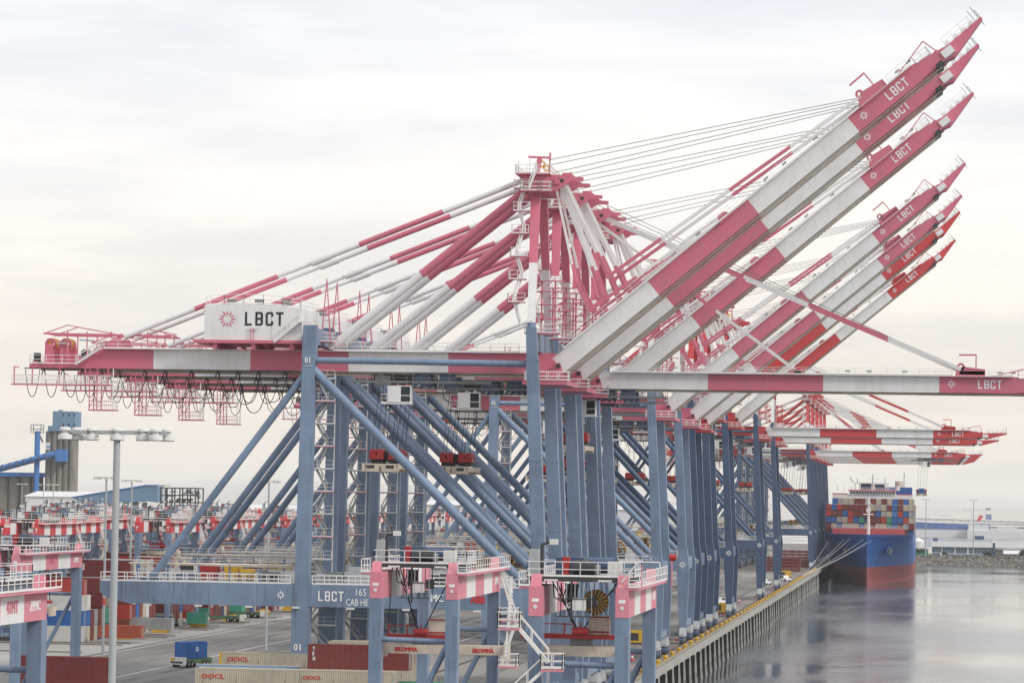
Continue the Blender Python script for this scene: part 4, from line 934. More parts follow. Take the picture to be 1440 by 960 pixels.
# ------------------------------------------------------------------ transfer zone furniture
def buffer_stop():
    r=empty('buffer_stop')
    a=MB(); a.prism([(-2.6,0),(2.4,0),(2.4,.9),(1.2,2.1),(-.6,1.9),(-2.6,.9)],-1.1,1.1,'safety_yellow'); a.build('block',r)
    a=MB(); a.railbox(2.6,6.5,-1.4,1.4,0,'galvanised' if False else 'x') if False else None
    a.railbox(2.6,6.,-1.3,1.3,0,key='galvanised',sp=.8,t=.08); a.build('fence_panel',r)
    return r
bs_=buffer_stop()
for i,(px,py) in enumerate([(173,898),(227,889),(280,881),(325,873),(370,864),(408,858)]):
    x,y=onZ(px,py); o=bs_ if i==0 else copy_tree(bs_); o.location=(x,y,0.01); o.scale=(.68,.68,.72)
    tag(o,f'yellow buffer stop at the road end of a yard block, {["leftmost and nearest","second from the left","third from the left","fourth from the left","fifth from the left","rightmost and farthest"][i]}','buffer stop','yellow buffer stops at the ends of the yard blocks')
i=0
for k in range(-1,8):
    for dy in (-4.6,26.):
        Yr=628+37.4*k+dy
        mb=MB()
        for d in (-.5,.5): mb.box(-420,-102,Yr+d-.06,Yr+d+.06,.006,.13,'track_steel')
        o=mb.build('stacking_crane_track'); i+=1
        tag(o,f'rusty stacking crane track crossing the yard, {nth(i-1)} from the near end','track','tracks across the yard')
def agv():
    r=empty('automated_vehicle')
    a=MB(); a.box(-1.45,1.45,-7,7,.75,1.35,'agv_green'); a.box(-1.5,1.5,-7.4,-6.2,.5,1.7,'lamp_white'); a.box(-1.5,1.5,6.2,7.4,.5,1.5,'agv_green')
    a.box(-1.2,1.2,-7.45,-7.41,.7,1.0,'dark_gear'); a.build('chassis',r)
    for xx in (-1.3,1.3):
        for yy in (-5,-3.2,3.2,5): 
            b_=MB(); b_.tube((xx-.25,yy,.6),(xx+.25,yy,.6),.58,'rubber',14); b_.tube((xx-.27,yy,.6),(xx+.27,yy,.6),.25,'galvanised',10); b_.build('wheel',r)
    a=MB(); a.box(-1.2,-.4,-7.43,-7.40,1.1,1.6,'safety_yellow'); a.box(-1.3,1.3,-6,6,1.35,1.42,'dark_gear'); a.build('bed',r)
    return r
VG='automated container carriers on the terminal'
v=agv(); x,y=onZ(268,937); v.location=(x,y,0); v.rotation_euler=(0,0,R(-24)); v.scale=(1.0,.52,1.0); tag(v,'green and white automated carrier with a blue container, alone on the road','automated vehicle',VG)
c=container('blue',(0,0,0),'blue container with a white roundel riding on the lone carrier',  'container on the carrier',Lc=6.06); 
c.rotation_euler=(0,0,R(66)); Mx=Matrix.Translation((x,y,0))@Matrix.Rotation(R(-24),4,'Z')
c.location=Mx@Vector((1.2,-2.9,1.45)); c.scale=(.95,.95,.92)
a=MB(); a.ring((3.1,-.03,1.6),.42,.12,'y','lettering_white',18,.02); a.box(2.85,3.35,-.05,-.03,1.5,1.62,'lettering_white'); a.xf(Matrix.Translation((0,0,0))); 
a.build('emblem',c)
# shuttle with orange container and parked chassis in the transfer zone
for i,(px,py,key,lab) in enumerate(((160,905,'orange','orange red container at ground level beyond the lamp post, left of the buffers'),(283,884,'green','bright green container at ground level between the yellow buffer stops'),(235,880,'red','red container at ground level behind the stacking crane feet'),(205,893,'grey','grey container at ground level left of the green one'))):
    x,y=onZ(px,py); container(key,(x-4.5,y+6,.9),lab,YG,Lc=12.19 if i!=1 else 6.06,scale=(.68,1,.8))
for i,px in enumerate((168,212,246,300,140,330,188)):
    x,y=onZ(px,884-i*3); v2=copy_tree(v); v2.scale=(1,.85,1); v2.rotation_euler=(0,0,R(90)); v2.location=(x,y+4,0); tag(v2,'dark automated carrier parked in the transfer zone, '+['second from the left','fourth from the left','fifth from the left','second from the right','leftmost','rightmost','third from the left'][i],'automated vehicle',VG)

# ------------------------------------------------------------------ high mast lights
def high_mast(z=30.4,arm=4.0,big=True):
    r=empty('high_mast_light')
    a=MB(); a.tube((0,0,0),(0,0,z),.19,'galvanised',12,.135); a.build('pole',r)
    a=MB(); a.box(-arm/2,arm/2,-.08,.08,z+.14,z+.30,'galvanised')
    for k in range(3): a.bar((-arm/2+.6*k+.2,-.35,z+.22),(-arm/2+.6*k+.2,.35,z+.22),.07,.07,'galvanised')
    a.build('cross_arm',r)
    for xx in (-arm/2+.15,-arm/4-.02,0,arm/4+.05,arm/2-.2):
        for yy in ((-.32,.3) if big and abs(xx)>1.3 else (0,)):
            l=MB(); xo=xx+(yy*.55)
            l.tube((xo,yy,z+.10),(xo,yy,z-.07),.27,'lamp_white',20,.295); l.tube((xo,yy,z+.10),(xo,yy,z+.15),.27,'lamp_white',20,.14); l.tube((xo,yy,z+.15),(xo,yy,z+.28),.13,'lamp_white',12,.13); l.tube((xo,yy,z+.28),(xo,yy,z+.37),.24,'lamp_white',16,.22); l.tube((xo,yy,z+.37),(xo,yy,z+.41),.22,'lamp_white',16,.12)
            l.tube((xo,yy,z-.07),(xo,yy,z-.10),.27,'grey_gear',16)
            l.build('lamp_head',r)
    return r
LG='high mast lights over the terminal'
hm=high_mast(z=30.55); x,_=onY(161.6,760,132); hm.location=(x,132,0); tag(hm,'tall grey lamp mast with round lamp heads, nearest, left of the cranes','lamp mast',LG)
sm_=high_mast(z=30.3,arm=3.4,big=False)
lst=[(148,760,552,'slim grey lamp mast with a red band just left of the nearest mast'),(376,800,611,'slim lamp mast behind the first crane\'s rear braces'),(182,845,690,'slim lamp mast at the block ends right of the nearest mast'),(229,800,1180,'distant lamp mast above the red stacking cranes, in front of the silo row')]
for i,(px,py,Y,lab) in enumerate(lst):
    o=sm_ if i==0 else copy_tree(sm_); x,_=onY(px,py,Y); o.location=(x,Y,0); o.scale=(1.25,1.25,1) ; tag(o,lab,'lamp mast',LG)
    if i==0:
        a=MB(); a.tube((0,0,9.6),(0,0,10.7),.21,'bright_red',12); a.build('red_band',o)
for i,(px,Y,lab) in enumerate(((74,1500,'thin lamp mast in front of the tall silo, far left'),(60,1600,'thin lamp mast left of the tall silo, far background'),(30,1450,'thin lamp mast at the far left edge above the stacking cranes'),(1302,1830,'thin lamp mast on the right shore just beside the ship'),(1369,1850,'thin lamp mast rising from the roof of the right shore building'))):
    o=copy_tree(sm_,skip=('red_band',)); x,_=onY(px,740,Y); o.location=(x,Y,0); o.scale=(1.4,1.4,1); tag(o,lab,'lamp mast',LG)

# ------------------------------------------------------------------ grain elevator and sheds, left background
YS=2000.; s=4800/YS
def px2x(px,Y=YS): return onY(px,690,Y)[0]
def py2z(py,px,Y=YS): return onY(px,py,Y)[1]
r=empty('grain_elevator',(0,0,0)); 
a=MB(); xa,xb=px2x(63),px2x(104)
nn=5; rr=(xb-xa)/nn/2
for i in range(nn):
    for j in range(3): a.tube((xa+rr*(2*i+1),YS+j*2*rr,0),(xa+rr*(2*i+1),YS+j*2*rr,py2z(606,80)),rr*1.02,'silo_concrete',18)
a.box(xa,xb,YS,YS+6*rr-rr,0,py2z(608,80),'silo_concrete'); a.build('silo_tower',r)
a=MB(); xc,xd=px2x(73),px2x(104); a.box(xc,xd,YS-2,YS+14,py2z(606,80)+.01,py2z(578,80),'shed_blue'); a.box(xc+3,xc+5,YS,YS+3,py2z(578,80),py2z(577,80)+.4,'shed_blue')
for i in range(3):
    for zz in (581,595): a.box(xc+6+3.4*i,xc+7+3.4*i,YS-2.05,YS-2.001,py2z(zz+4,80),py2z(zz,80),'window_dark')
a.build('penthouse',r)
a=MB(); a.box(px2x(81),px2x(96),YS-8,YS-rr-.2,py2z(649,88),py2z(632,88),'gallery_blue'); a.box(px2x(69),px2x(80),YS-6,YS-1,py2z(606,74),py2z(600,74)+.5,'shed_blue'); a.build('transfer_box',r)
a=MB(); a.box(px2x(64),px2x(70),YS-rr-.4,YS-rr,py2z(632,66),py2z(622,66),'lettering_white'); put_text(a,'181',px2x(64.5),YS-rr-.45,py2z(630,66),2.6,'gallery_blue',.8); a.build('sign_board',r)
a=MB(); a.tube((px2x(54),YS-5,0),(px2x(54),YS-5,py2z(606,54)),1.7,'gallery_blue',10); a.railbox(px2x(46.5),px2x(60.5),YS-8,YS-2,py2z(609,54),key='grey_gear',h=5,sp=4,t=.35); a.tube((px2x(57),YS-5,py2z(612,57)),(px2x(62),YS-5,py2z(622,57)),.6,'grey_gear',8); a.build('leg_tower',r)
tag(r,'tall grey concrete grain silo with a blue-grey penthouse, far left','grain silo')
r=empty('silo_row'); a=MB(); xl=px2x(-30); xr=px2x(64); x=xl
while x<xr: a.tube((x,YS+4,0),(x,YS+4,py2z(670,30)),3.6,'silo_concrete',16); x+=7
a.build('silo_cylinders',r); a=MB(); a.box(xl,xr,YS-1,YS+10,py2z(670,30)+.01,py2z(664,30),'gallery_blue'); a.build('top_gallery',r); tag(r,'low row of concrete silos under a blue gallery at the left edge','silo row')
a=MB(); a.tube((px2x(-40),YS-12,py2z(672,-40)),(px2x(80),YS-7,py2z(638,80)),1.9,'gallery_blue',12)
for t in range(12): xx=px2x(-40)+(px2x(80)-px2x(-40))*t/12; a.tube((xx,YS-12,py2z(672-34*t/12,0)),(xx+.5,YS-12,py2z(672-34*t/12,0)+.15),2.1,'deep_blue',12)
o=a.build('conveyor_tube'); tag(o,'bright blue conveyor tube sloping up to the grain silo','conveyor')
r=empty('conveyor_shed'); Yc=1750
a=MB(); p=[(px2x(105,Yc),py2z(712,110,Yc)),(px2x(105,Yc),py2z(699,110,Yc)),(px2x(205,Yc),py2z(683,200,Yc)),(px2x(221,Yc),py2z(683,210,Yc)),(px2x(221,Yc),py2z(706,210,Yc)),(px2x(205,Yc),py2z(704,200,Yc))]
a.prism(p,Yc,Yc+14,'shed_blue'); a.build('gallery',r)
a=MB(); q=[(px2x(101,Yc),py2z(700,110,Yc)+.3),(px2x(205,Yc),py2z(683,200,Yc)+.4),(px2x(222,Yc),py2z(683,210,Yc)+.4)]
for i in range(2): a.bar((q[i][0],Yc+7,q[i][1]),(q[i+1][0],Yc+7,q[i+1][1]),15,.6,'gallery_blue')
for t in range(8): xx=px2x(108+13*t,Yc); a.box(xx,xx+.5,Yc+1,Yc+12,0,py2z(705,150,Yc),'grey_gear')
a.build('roof',r); tag(r,'long blue-grey sloping conveyor shed behind the red stacking cranes','shed')
Yf=1450; a=MB()
for zz in (686,696,706): a.bar((px2x(226,Yf),Yf,py2z(zz,250,Yf)),(px2x(279,Yf),Yf,py2z(zz,250,Yf)),.5,.5,'dark_gear'); a.bar((px2x(226,Yf),Yf+10,py2z(zz,250,Yf)),(px2x(279,Yf),Yf+10,py2z(zz,250,Yf)),.5,.5,'dark_gear')
for px in (226,235,246,257,268,279):
    for yy in (0,10): a.bar((px2x(px,Yf),Yf+yy,0),(px2x(px,Yf),Yf+yy,py2z(686,250,Yf)),.5,.5,'dark_gear')
    a.bar((px2x(px,Yf),Yf,py2z(686,250,Yf)),(px2x(px,Yf),Yf+10,py2z(686,250,Yf)),.5,.5,'dark_gear')
rnd=random.Random(3)
for i in range(26): xx=px2x(rnd.uniform(226,276),Yf); zz=py2z(rnd.uniform(690,706),250,Yf); a.box(xx,xx+rnd.uniform(.6,2.2),Yf+2,Yf+5,zz,zz+rnd.uniform(.4,1.3),rnd.choice(('galvanised','lamp_white','grey_gear','dark_gear')))
o=a.build('steel_rack'); tag(o,'open dark steel rack at the end of the blue conveyor shed','steel frame')
# low distant sheds on the left skyline
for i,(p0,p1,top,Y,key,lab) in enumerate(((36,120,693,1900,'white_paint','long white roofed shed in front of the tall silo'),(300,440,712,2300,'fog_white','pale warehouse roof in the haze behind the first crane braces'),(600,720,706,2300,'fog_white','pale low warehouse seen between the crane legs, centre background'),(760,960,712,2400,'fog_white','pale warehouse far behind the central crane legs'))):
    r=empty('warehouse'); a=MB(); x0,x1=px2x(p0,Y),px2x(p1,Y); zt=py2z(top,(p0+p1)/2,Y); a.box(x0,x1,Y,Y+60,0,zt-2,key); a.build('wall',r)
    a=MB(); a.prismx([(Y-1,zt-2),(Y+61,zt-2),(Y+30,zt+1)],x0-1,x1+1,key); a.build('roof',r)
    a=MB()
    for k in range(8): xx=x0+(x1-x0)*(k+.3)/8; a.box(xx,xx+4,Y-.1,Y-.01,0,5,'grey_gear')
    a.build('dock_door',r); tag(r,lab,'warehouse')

# ------------------------------------------------------------------ container ship
SHY=1460.; SX0,SX1=.35,38.9; SCX=(SX0+SX1)/2; HB=(SX1-SX0)/2; SL=330.
ship=empty('container_ship',(SCX,SHY,WZ)); 
def half(s_,t):       # t 0 waterline .. 1 deck
    s0=10*(1-t)**1.2-1; Ln=215*(1-t)**1.35+26*t+4; u=max(0,min(1,(s_-s0)/Ln)); 
    return HB*math.sin(math.pi/2*u)**(1.0-.4*t)
st=[-1,-.5,0,1,2,3.5,5,6.5,8,9.5,11,13,15,18,22,26,31,37,44,52,62,72,85,100,120,135,155,180,205,SL]
lv=[-.25,0,.08,.16,.25,.36,.37,.45,.55,.65,.75,.85,.93,1.0]
DZ=21.8; a=MB()
def hz2(t): return t*DZ
for sgn in (-1,1):
    grid=[[(sgn*max(half(s_,max(t,0)), .02), s_, hz2(t)) for s_ in st] for t in lv]
    for i in range(len(lv)-1):
        for j in range(len(st)-1):
            vs=[grid[i][j],grid[i][j+1],grid[i+1][j+1],grid[i+1][j]]
            a.add(vs,[(0,1,2,3)],'hull_red' if lv[i+1]<=.365 else 'hull_blue',True)
a.add([(-HB,SL,-5),(HB,SL,-5),(HB,SL,DZ-4),(-HB,SL,DZ-4)],[(0,1,2,3)],'hull_blue')
# merge duplicate verts for smooth shading
o=a.build('hull',ship)
import bmesh
bm=bmesh.new(); bm.from_mesh(o.data); bmesh.ops.remove_doubles(bm,verts=bm.verts,dist=.001); bmesh.ops.recalc_face_normals(bm,faces=bm.faces); bm.to_mesh(o.data); bm.free()
hull=o
a=MB()
dv=[( max(half(s_,1),.02)-.15,s_) for s_ in st]
for j in range(len(dv)-1): a.add([(-dv[j][0],dv[j][1],DZ-1.2),(dv[j][0],dv[j][1],DZ-1.2),(dv[j+1][0],dv[j+1][1],DZ-1.2),(-dv[j+1][0],dv[j+1][1],DZ-1.2)],[(0,1,2,3)],'hull_red')
a.build('deck',ship,recalc=False)
a=MB()   # raised forecastle breakwater, red
a.prismx([(24,DZ-1.1),(25.4,DZ-1.1),(29,DZ+2.4),(28.2,DZ+2.4)],-15.5,15.5,'hull_red')
for k in range(24): x=-15.2+k*1.3; a.bar((x,23.8,DZ-.9),(x,27.9,DZ+2.5),.22,.22,'bright_red')
a.bar((-15.4,25.8,DZ+.8),(15.4,25.8,DZ+.8),.2,.2,'bright_red')
a.rail((-15,27.8,DZ+2.4),(15,27.8,DZ+2.4),sp=2,t=.12); a.build('breakwater',ship)
a=MB(); a.tube((0,20,DZ-1.2),(0,20,DZ+15.5),.75,'white_paint',12,.5); a.box(-2.2,2.2,19.5,20.5,DZ+8.2,DZ+8.7,'white_paint'); a.box(-1.4,1.4,19.3,20.7,DZ+12.8,DZ+13.2,'white_paint'); a.box(-1,1,19.5,20.5,DZ+9.5,DZ+11,'white_paint'); a.build('foremast',ship)
for sg in (-1,1):
    a=MB(); s_=13; xx=half(s_,.72)*sg; p=Vector((xx,s_,hz2(.70))); d=Vector((sg*1.6,-2.0,-.5)); a.tube(p-d*.9,p+d*.7,2.0,'hull_blue',16,1.7); a.bar(p+d*.9+Vector((0,0,-1.4)),p+d*.9+Vector((sg*.4,0,.6)),1.0,.6,'grey_gear'); a.tube(p+d*.7,p+d*.71,1.65,'deep_blue',16); a.build('anchor',ship)
# superstructure
a=MB(); yb=118; zb=37.4
a.box(-HB+1,HB-1,yb,yb+12,DZ-1,zb+1.6,'white_paint'); a.box(-HB*.55,HB*.55,yb-.5,yb+11,zb+1.6,zb+3.2,'white_paint'); a.box(-HB*.53,HB*.53,yb-.6,yb-.51,zb+1.9,zb+2.9,'window_dark')
for k in range(16): a.box(-HB*.53+k*HB*1.06/16-.12,-HB*.53+k*HB*1.06/16+.12,yb-.66,yb-.6,zb+1.8,zb+3.0,'white_paint')
a.box(-HB*.58,HB*.58,yb-.8,yb+11.3,zb+3.2,zb+3.6,'bright_red'); a.rail((-HB*.55,yb,zb+3.6),(HB*.55,yb,zb+3.6),sp=3,t=.12); a.box(-HB+1,-HB*.6,yb-.1,yb+11,zb+1.6,zb+2,'bright_red'); a.box(HB*.6,HB-1,yb-.1,yb+11,zb+1.6,zb+2,'bright_red')
a.box(-5.5,-.5,yb+2,yb+6,zb+3.6,zb+6.6,'deep_blue'); a.box(1,5.5,yb+2,yb+6,zb+3.6,zb+6.4,'deep_blue'); a.box(-8.4,7.4,yb+1,yb+7,zb+6.6,zb+7.,'white_paint')
for xx in (-8,-6,-.1,.6,6,7): a.bar((xx,yb+2,zb+3.6),(xx,yb+2,zb+6.7),.35,.35,'white_paint')
a.tube((0,yb+4,zb+3.6),(0,yb+4,zb+11.),.3,'grey_gear',8,.15); a.bar((-9,yb+4,zb+7),(-10.5,yb+4,zb+9.5),.4,.3,'grey_gear'); a.bar((-7,yb+4,zb+7),(-7,yb+4,zb+9),.3,.3,'grey_gear'); a.bar((5.6,yb+4,zb+7),(5.6,yb+4,zb+9.4),.3,.3,'grey_gear'); a.bar((-2,yb+4,zb+8.8),(3,yb+4,zb+8.8),.3,.3,'white_paint')
a.tube((11.5,yb+2,zb+3.6),(11.5,yb+2,zb+5.6),.9,'white_paint',12)
for xx in (-16,-13,-9.5,9,13,15): a.bar((xx,yb,zb+3),(xx,yb,zb+5.2),.16,.16,'grey_gear')
a.build('bridge',ship)
a=MB(); a.box(3.,HB-1.2,yb+14,yb+24,zb-6,zb+5.2,'hull_blue'); a.box(3,HB-1.2,yb+13.8,yb+13.99,zb-6,zb+1.8,'white_paint'); a.tube((12,yb+17,zb+5.2),(12,yb+17,zb+8),1.9,'spreader_cream',12); a.bar((HB-5,yb+18,zb+5),(HB-5,yb+18,zb+12),.35,.35,'grey_gear'); a.build('funnel',ship)
hx_=-3-14+61-1.75; o=container('blue',(hx_-1.2,1421+3.6,31.9),'blue container hanging from the far crane to the right of the ship','container hoisted by a crane',rz=0,Lc=2.44,Hc=2.6); o.scale=(1,2.4,1)
tag(ship,'large blue container ship with red underbody moored bow first beside the quay','container ship')
# ship's boxes
rnd=random.Random(21); nrow=16; pw=2.42; zc=16.6; SG='containers loaded on the ship'
pal=['maroon']*5+['beige']*5+['blue']*4+['grey']*3+['red']*3+['navy','sky_blue','green','brown','white']
def shipbox(row,tier,bay,Yc,key,z):
    lab=f'{key.replace("_"," ")} container, {["foremost","second"][bay]} bay aboard, {nth(tier) if tier else "lowest"} tier, {nth(row) if row else "leftmost"} column from the left'
    o=container(key,(SX0+pw*row+pw-.05,Yc,z),lab,SG,rz=R(90),scale=(1,.945,.9)); return o
prof=[5,5,5,5,4,4,4,4,4,4,4,4,4,5,5,5]
rows=[['maroon','beige','blue','beige','beige','beige','blue','beige','maroon','beige','beige','green','blue','maroon','grey','maroon'],
 ['blue','blue','grey','beige','red','blue','green','navy','maroon','maroon','red','green','blue','blue','red','beige'],
 ['red','brown','maroon','blue','red','maroon','maroon','maroon','maroon','blue','grey','beige','sky_blue','red','blue','grey'],
 ['beige','blue','red','maroon','maroon','maroon','maroon','maroon','beige','grey','beige','maroon','blue','maroon','beige','beige']]
YB=SHY+50
for t_ in range(4):
    for r_ in range(nrow):
        if t_==3 and r_ in (0,): continue
        shipbox(r_,t_,0,YB,rows[t_][r_],zc+t_*2.72)
top=['maroon','blue','grey','beige','beige','maroon','maroon','beige','maroon','beige','maroon','beige','blue','maroon','blue','beige']
for r_ in range(1,nrow):
    shipbox(r_,4,1,YB+13.5,top[r_],zc+4*2.72)
mb=MB()
for bay in range(0,7):
    for r_ in range(nrow):
        for t_ in range(-2 if bay==0 else -1,4 if bay else 0):
            y0=YB+13.5*(bay if bay else 0)
            if bay==0 and t_<0: mb.box(SX0+pw*r_,SX0+pw*r_+2.34,y0+1.,y0+12.2,zc+t_*2.72,zc+t_*2.72+2.6,'container_'+rnd.choice(pal)) if 0<r_ else None
            elif bay and (r_ in (0,nrow-1) or t_==3): mb.box(SX0+pw*r_,SX0+pw*r_+2.34,y0,y0+12.2,zc+t_*2.72,zc+t_*2.72+2.6,'container_'+rnd.choice(pal))
for bay in range(8,15):
    for r_ in (0,nrow-1):
        for t_ in range(-1,4): y0=YB+13.5*bay+26; mb.box(SX0+pw*r_,SX0+pw*r_+2.34,y0,y0+12.2,zc+t_*2.72,zc+t_*2.72+2.6,'container_'+rnd.choice(pal))
o=mb.build('ship_cargo_stacks',recalc=False); tag(o,'remaining containers packed along the ship behind the foremost bays','container stacks',kind='stuff')
# mooring lines
for i,(px,py,s_) in enumerate(((1165,761,0),(1187,758,1),(1195,757,2),(1216,757,3),(1228,758,4),(1222,760,5))):
    Yh=SHY+4; x1,z1=onY(px,py,Yh); x0=-.9; y0=1262+7*i
    a=MB(); p=Vector((x0,y0,.6)); q=Vector((x1,Yh,z1)); pts=[p.lerp(q,t/8)+Vector((0,0,-.7*math.sin(math.pi*t/8))) for t in range(9)]; a.path(pts,.05,'lamp_white',5)
    o=a.build('mooring_line'); tag(o,f'pale mooring line from ship to quay, {["leftmost at the bow","second from the left at the bow","third from the left at the bow","fourth from the left at the bow","rightmost at the bow","fifth from the left at the bow"][i]}','mooring line','mooring lines from the bow')
# ------------------------------------------------------------------ quay clutter
rnd=random.Random(8)
def hatch_stack(n):
    r=empty('hatch_cover_stack')
    for k in range(n):
        a=MB(); a.box(-7,7,-6,6,k*1.25,k*1.25+.75,'container_maroon')
        for d in (-6,-3,0,3,6): a.box(d-.15,d+.15,-6.05,6.05,k*1.25+.05,k*1.25+1.0,'container_maroon')
        a.build('hatch_cover',r)
    return r
for i,(px,py,n) in enumerate(((1118,803,5),(1128,797,6))):
    x,y=onZ(px,py); r=hatch_stack(n); r.location=(min(x,-13),y,0.01); tag(r,'stack of dark red hatch covers on the quay, '+('nearer one' if i==0 else 'farther one'),'hatch covers','hatch covers laid on the quay')
def pickup(col):
    r=empty('service_truck'); a=MB(); a.prism([(-2.6,.5),(2.6,.5),(2.6,1.1),(1.5,1.15),(.9,1.9),(-.7,1.9),(-.8,1.15),(-2.6,1.15)],-.9,.9,col); b0_=a.build('body',r)
    a=MB(); a.prism([(1.35,1.2),(.85,1.8),(-.6,1.8),(-.65,1.2)],-.92,.92,'window_dark'); a.build('window',b0_)
    for xx in (-1.6,1.6):
        for yy in (-.85,.85): a=MB(); a.tube((xx,yy-.12,.38),(xx,yy+.12,.38),.38,'rubber',12); a.build('wheel',r)
    return r
vl=[(1077,822,'white','white pickup truck parked between the tenth and eleventh crane legs'),(1104,817,'white','white pickup truck on the quay just right of the eleventh crane'),(1012,850,'white','white service truck on the apron left of crane ten'),(1026,846,'white','white van like truck behind the ninth crane leg')]
for i,(px,py,cl,lab) in enumerate(vl):
    r=pickup('white_paint'); x,y=onZ(px,py); r.location=(x,y,.01); r.rotation_euler=(0,0,R(rnd.uniform(60,120))); r.scale=(1.1,1.1,1.1); tag(r,lab,'pickup truck','service vehicles on the apron')
def genset():
    r=empty('yellow_skid'); a=MB(); a.box(-2,2,-1.2,1.2,.3,2.4,'safety_yellow'); a.box(-1.6,.2,-1.25,-1.2,.7,2,'dark_gear'); a.build('housing',r); a=MB(); a.box(-2.2,2.2,-1.3,1.3,0,.3,'dark_gear'); a.tube((1.2,0,2.4),(1.2,0,3),.15,'dark_gear',8); a.build('base_frame',r); return r
for i,(px,py,lab) in enumerate(((1013,862,'yellow equipment skid beside the foot of crane 09'),(1103,812,'yellow equipment skid on the quay near the hatch covers'),(897,905,'yellow equipment skid beyond the right stacking crane legs'))):
    r=genset(); x,y=onZ(px,py); r.location=(x,y,.01); r.scale=(1.2,1.2,1.1); tag(r,lab,'equipment skid','yellow equipment on the quay')
def cone():
    a=MB(); a.box(-.25,.25,-.25,.25,0,.05,'dark_gear'); a.tube((0,0,.05),(0,0,.9),.2,'bright_red',10,.04); a.tube((0,0,.4),(0,0,.6),.15,'rail_white',10,.11); return a.build('traffic_cone')
cn=cone(); CL=[(-6.5,600),(-7,640),(-7,690),(-6.4,730),(-7,780),(-6.6,850),(-7.2,900),(-6.8,950)]
for i,(x,y) in enumerate(CL):
    o=cn if i==0 else cn.copy()
    if i: COL.objects.link(o)
    o.location=(x,y,.01); o.scale=(1.6,1.6,1.5); tag(o,f'red traffic cone beside the crane track, {nth(i)} from the near end','traffic cone','cones beside the crane track')

# ------------------------------------------------------------------ right shore
Ys=1960.; GZ=-2.4
mb=MB()
mb.add([(30,Ys+9,GZ),(900,Ys+9,GZ),(900,Ys+160,GZ),(30,Ys+160,GZ)],[(0,1,2,3)],'grass_green'); o=mb.build('shore_ground',recalc=False); tag(o,kind='structure')
mb=MB(); mb.prismx([(Ys,WZ-1),(Ys+9,GZ-.1),(Ys+30,GZ-.1),(Ys+30,WZ-1)],29,901,'rock'); o=mb.build('shore_bank'); tag(o,kind='structure')
mb=MB(); rnd=random.Random(2)
for i in range(3800):
    x=rnd.uniform(30,190); t=rnd.random(); y=Ys-.5+9*t; z=WZ-.2+6.3*t; r=rnd.uniform(.4,.95)
    vs=[(x+rnd.uniform(-r,r),y+rnd.uniform(-r,r)*.7,z+rnd.uniform(-r,r)*.6) for _ in range(6)]
    mb.add(vs,[(0,1,2),(0,2,3),(0,3,4),(1,2,5),(2,3,5),(3,4,5),(4,0,5),(0,1,5)],'rock')
o=mb.build('riprap_rocks',recalc=False); tag(o,'rough boulders lining the right shore at the waterline','rocks',kind='stuff')
def X8(px): return onY(px,750,Ys+22)[0]
def Z8(py,px=1360): return onY(px,py,Ys+22)[1]
r=empty('terminal_office'); y0=Ys+22; y1=y0+22
a=MB(); a.box(X8(1311),X8(1398),y0,y1,GZ,Z8(762),'lettering_white'); a.build('wall',r)
a=MB(); a.box(X8(1310),X8(1399),y0-1.2,y1+1,Z8(769),Z8(761.5),'lettering_white'); a.box(X8(1324),X8(1396),y0+3,y1-2,Z8(761.5),Z8(758),'galvanised'); a.box(X8(1371),X8(1384),y0+4,y1-4,Z8(758)+.01,Z8(753),'deep_blue'); a.box(X8(1312),X8(1319),y0+2,y0+6,Z8(761.5),Z8(757),'deep_blue'); a.build('roof',r)
for (p0,p1,t,b_) in ((1311,1324,768,776.5),(1326,1342,769,777.5),(1344.5,1360,769,777.5),(1363,1397,769.5,777.5),(1312,1322,778,788),(1328,1395,779,787)):
    a=MB(); a.box(X8(p0),X8(p1),y0-.25,y0-.01,Z8(b_),Z8(t),'glass_blue'); f=a.build('window',r)
    a=MB(); n_=int((p1-p0)/2.6)
    for k in range(1,n_): xx=X8(p0)+(X8(p1)-X8(p0))*k/n_; a.box(xx-.12,xx+.12,y0-.33,y0-.26,Z8(b_),Z8(t),'galvanised')
    a.build('mullion',f)
a=MB(); a.box(X8(1396.5),X8(1399.5),y0-1.5,y0+6,GZ,Z8(762),'deep_blue'); a.build('fin_wall',r); tag(r,'two storey white office with blue window bands on the right shore','office building')
r=empty('canopy_building'); a=MB(); a.box(X8(1400),X8(1470),y0+6,y1+20,GZ,Z8(772),'concrete'); a.box(X8(1400),X8(1470),y0+5,y1+20,Z8(772),Z8(769),'galvanised'); a.build('wall',r)
a=MB(); a.prismx([(y0-2,Z8(778)),(y0+5,Z8(774)),(y0+5,Z8(772.5)),(y0-2,Z8(776.5))],X8(1411),X8(1437),'white_paint'); a.build('canopy',r)
for px in (1412,1421,1430): a=MB(); a.bar((X8(px),y0-1.5,GZ),(X8(px),y0-1.5,Z8(777)),.3,.3,'galvanised'); a.build('post',r)
tag(r,'low grey building with a white canopy right of the office on the shore','building')
mb=MB(); rnd=random.Random(6)
for i in range(5200):
    x=rnd.uniform(30,190); y=Ys+9+rnd.random()**2*9; z=GZ+abs(rnd.gauss(0,.45)); q=.35; vs=[(x+rnd.uniform(-q,q),y+rnd.uniform(-q,q),z+rnd.uniform(-q,q)) for _ in range(4)]; mb.add(vs,[(0,1,2,3)],'grass_green' if rnd.random()<.6 else 'leaf')
o=mb.build('shore_shrubs',recalc=False); tag(o,'low scrub and grass along the top of the right shore bank','ground cover',kind='stuff')
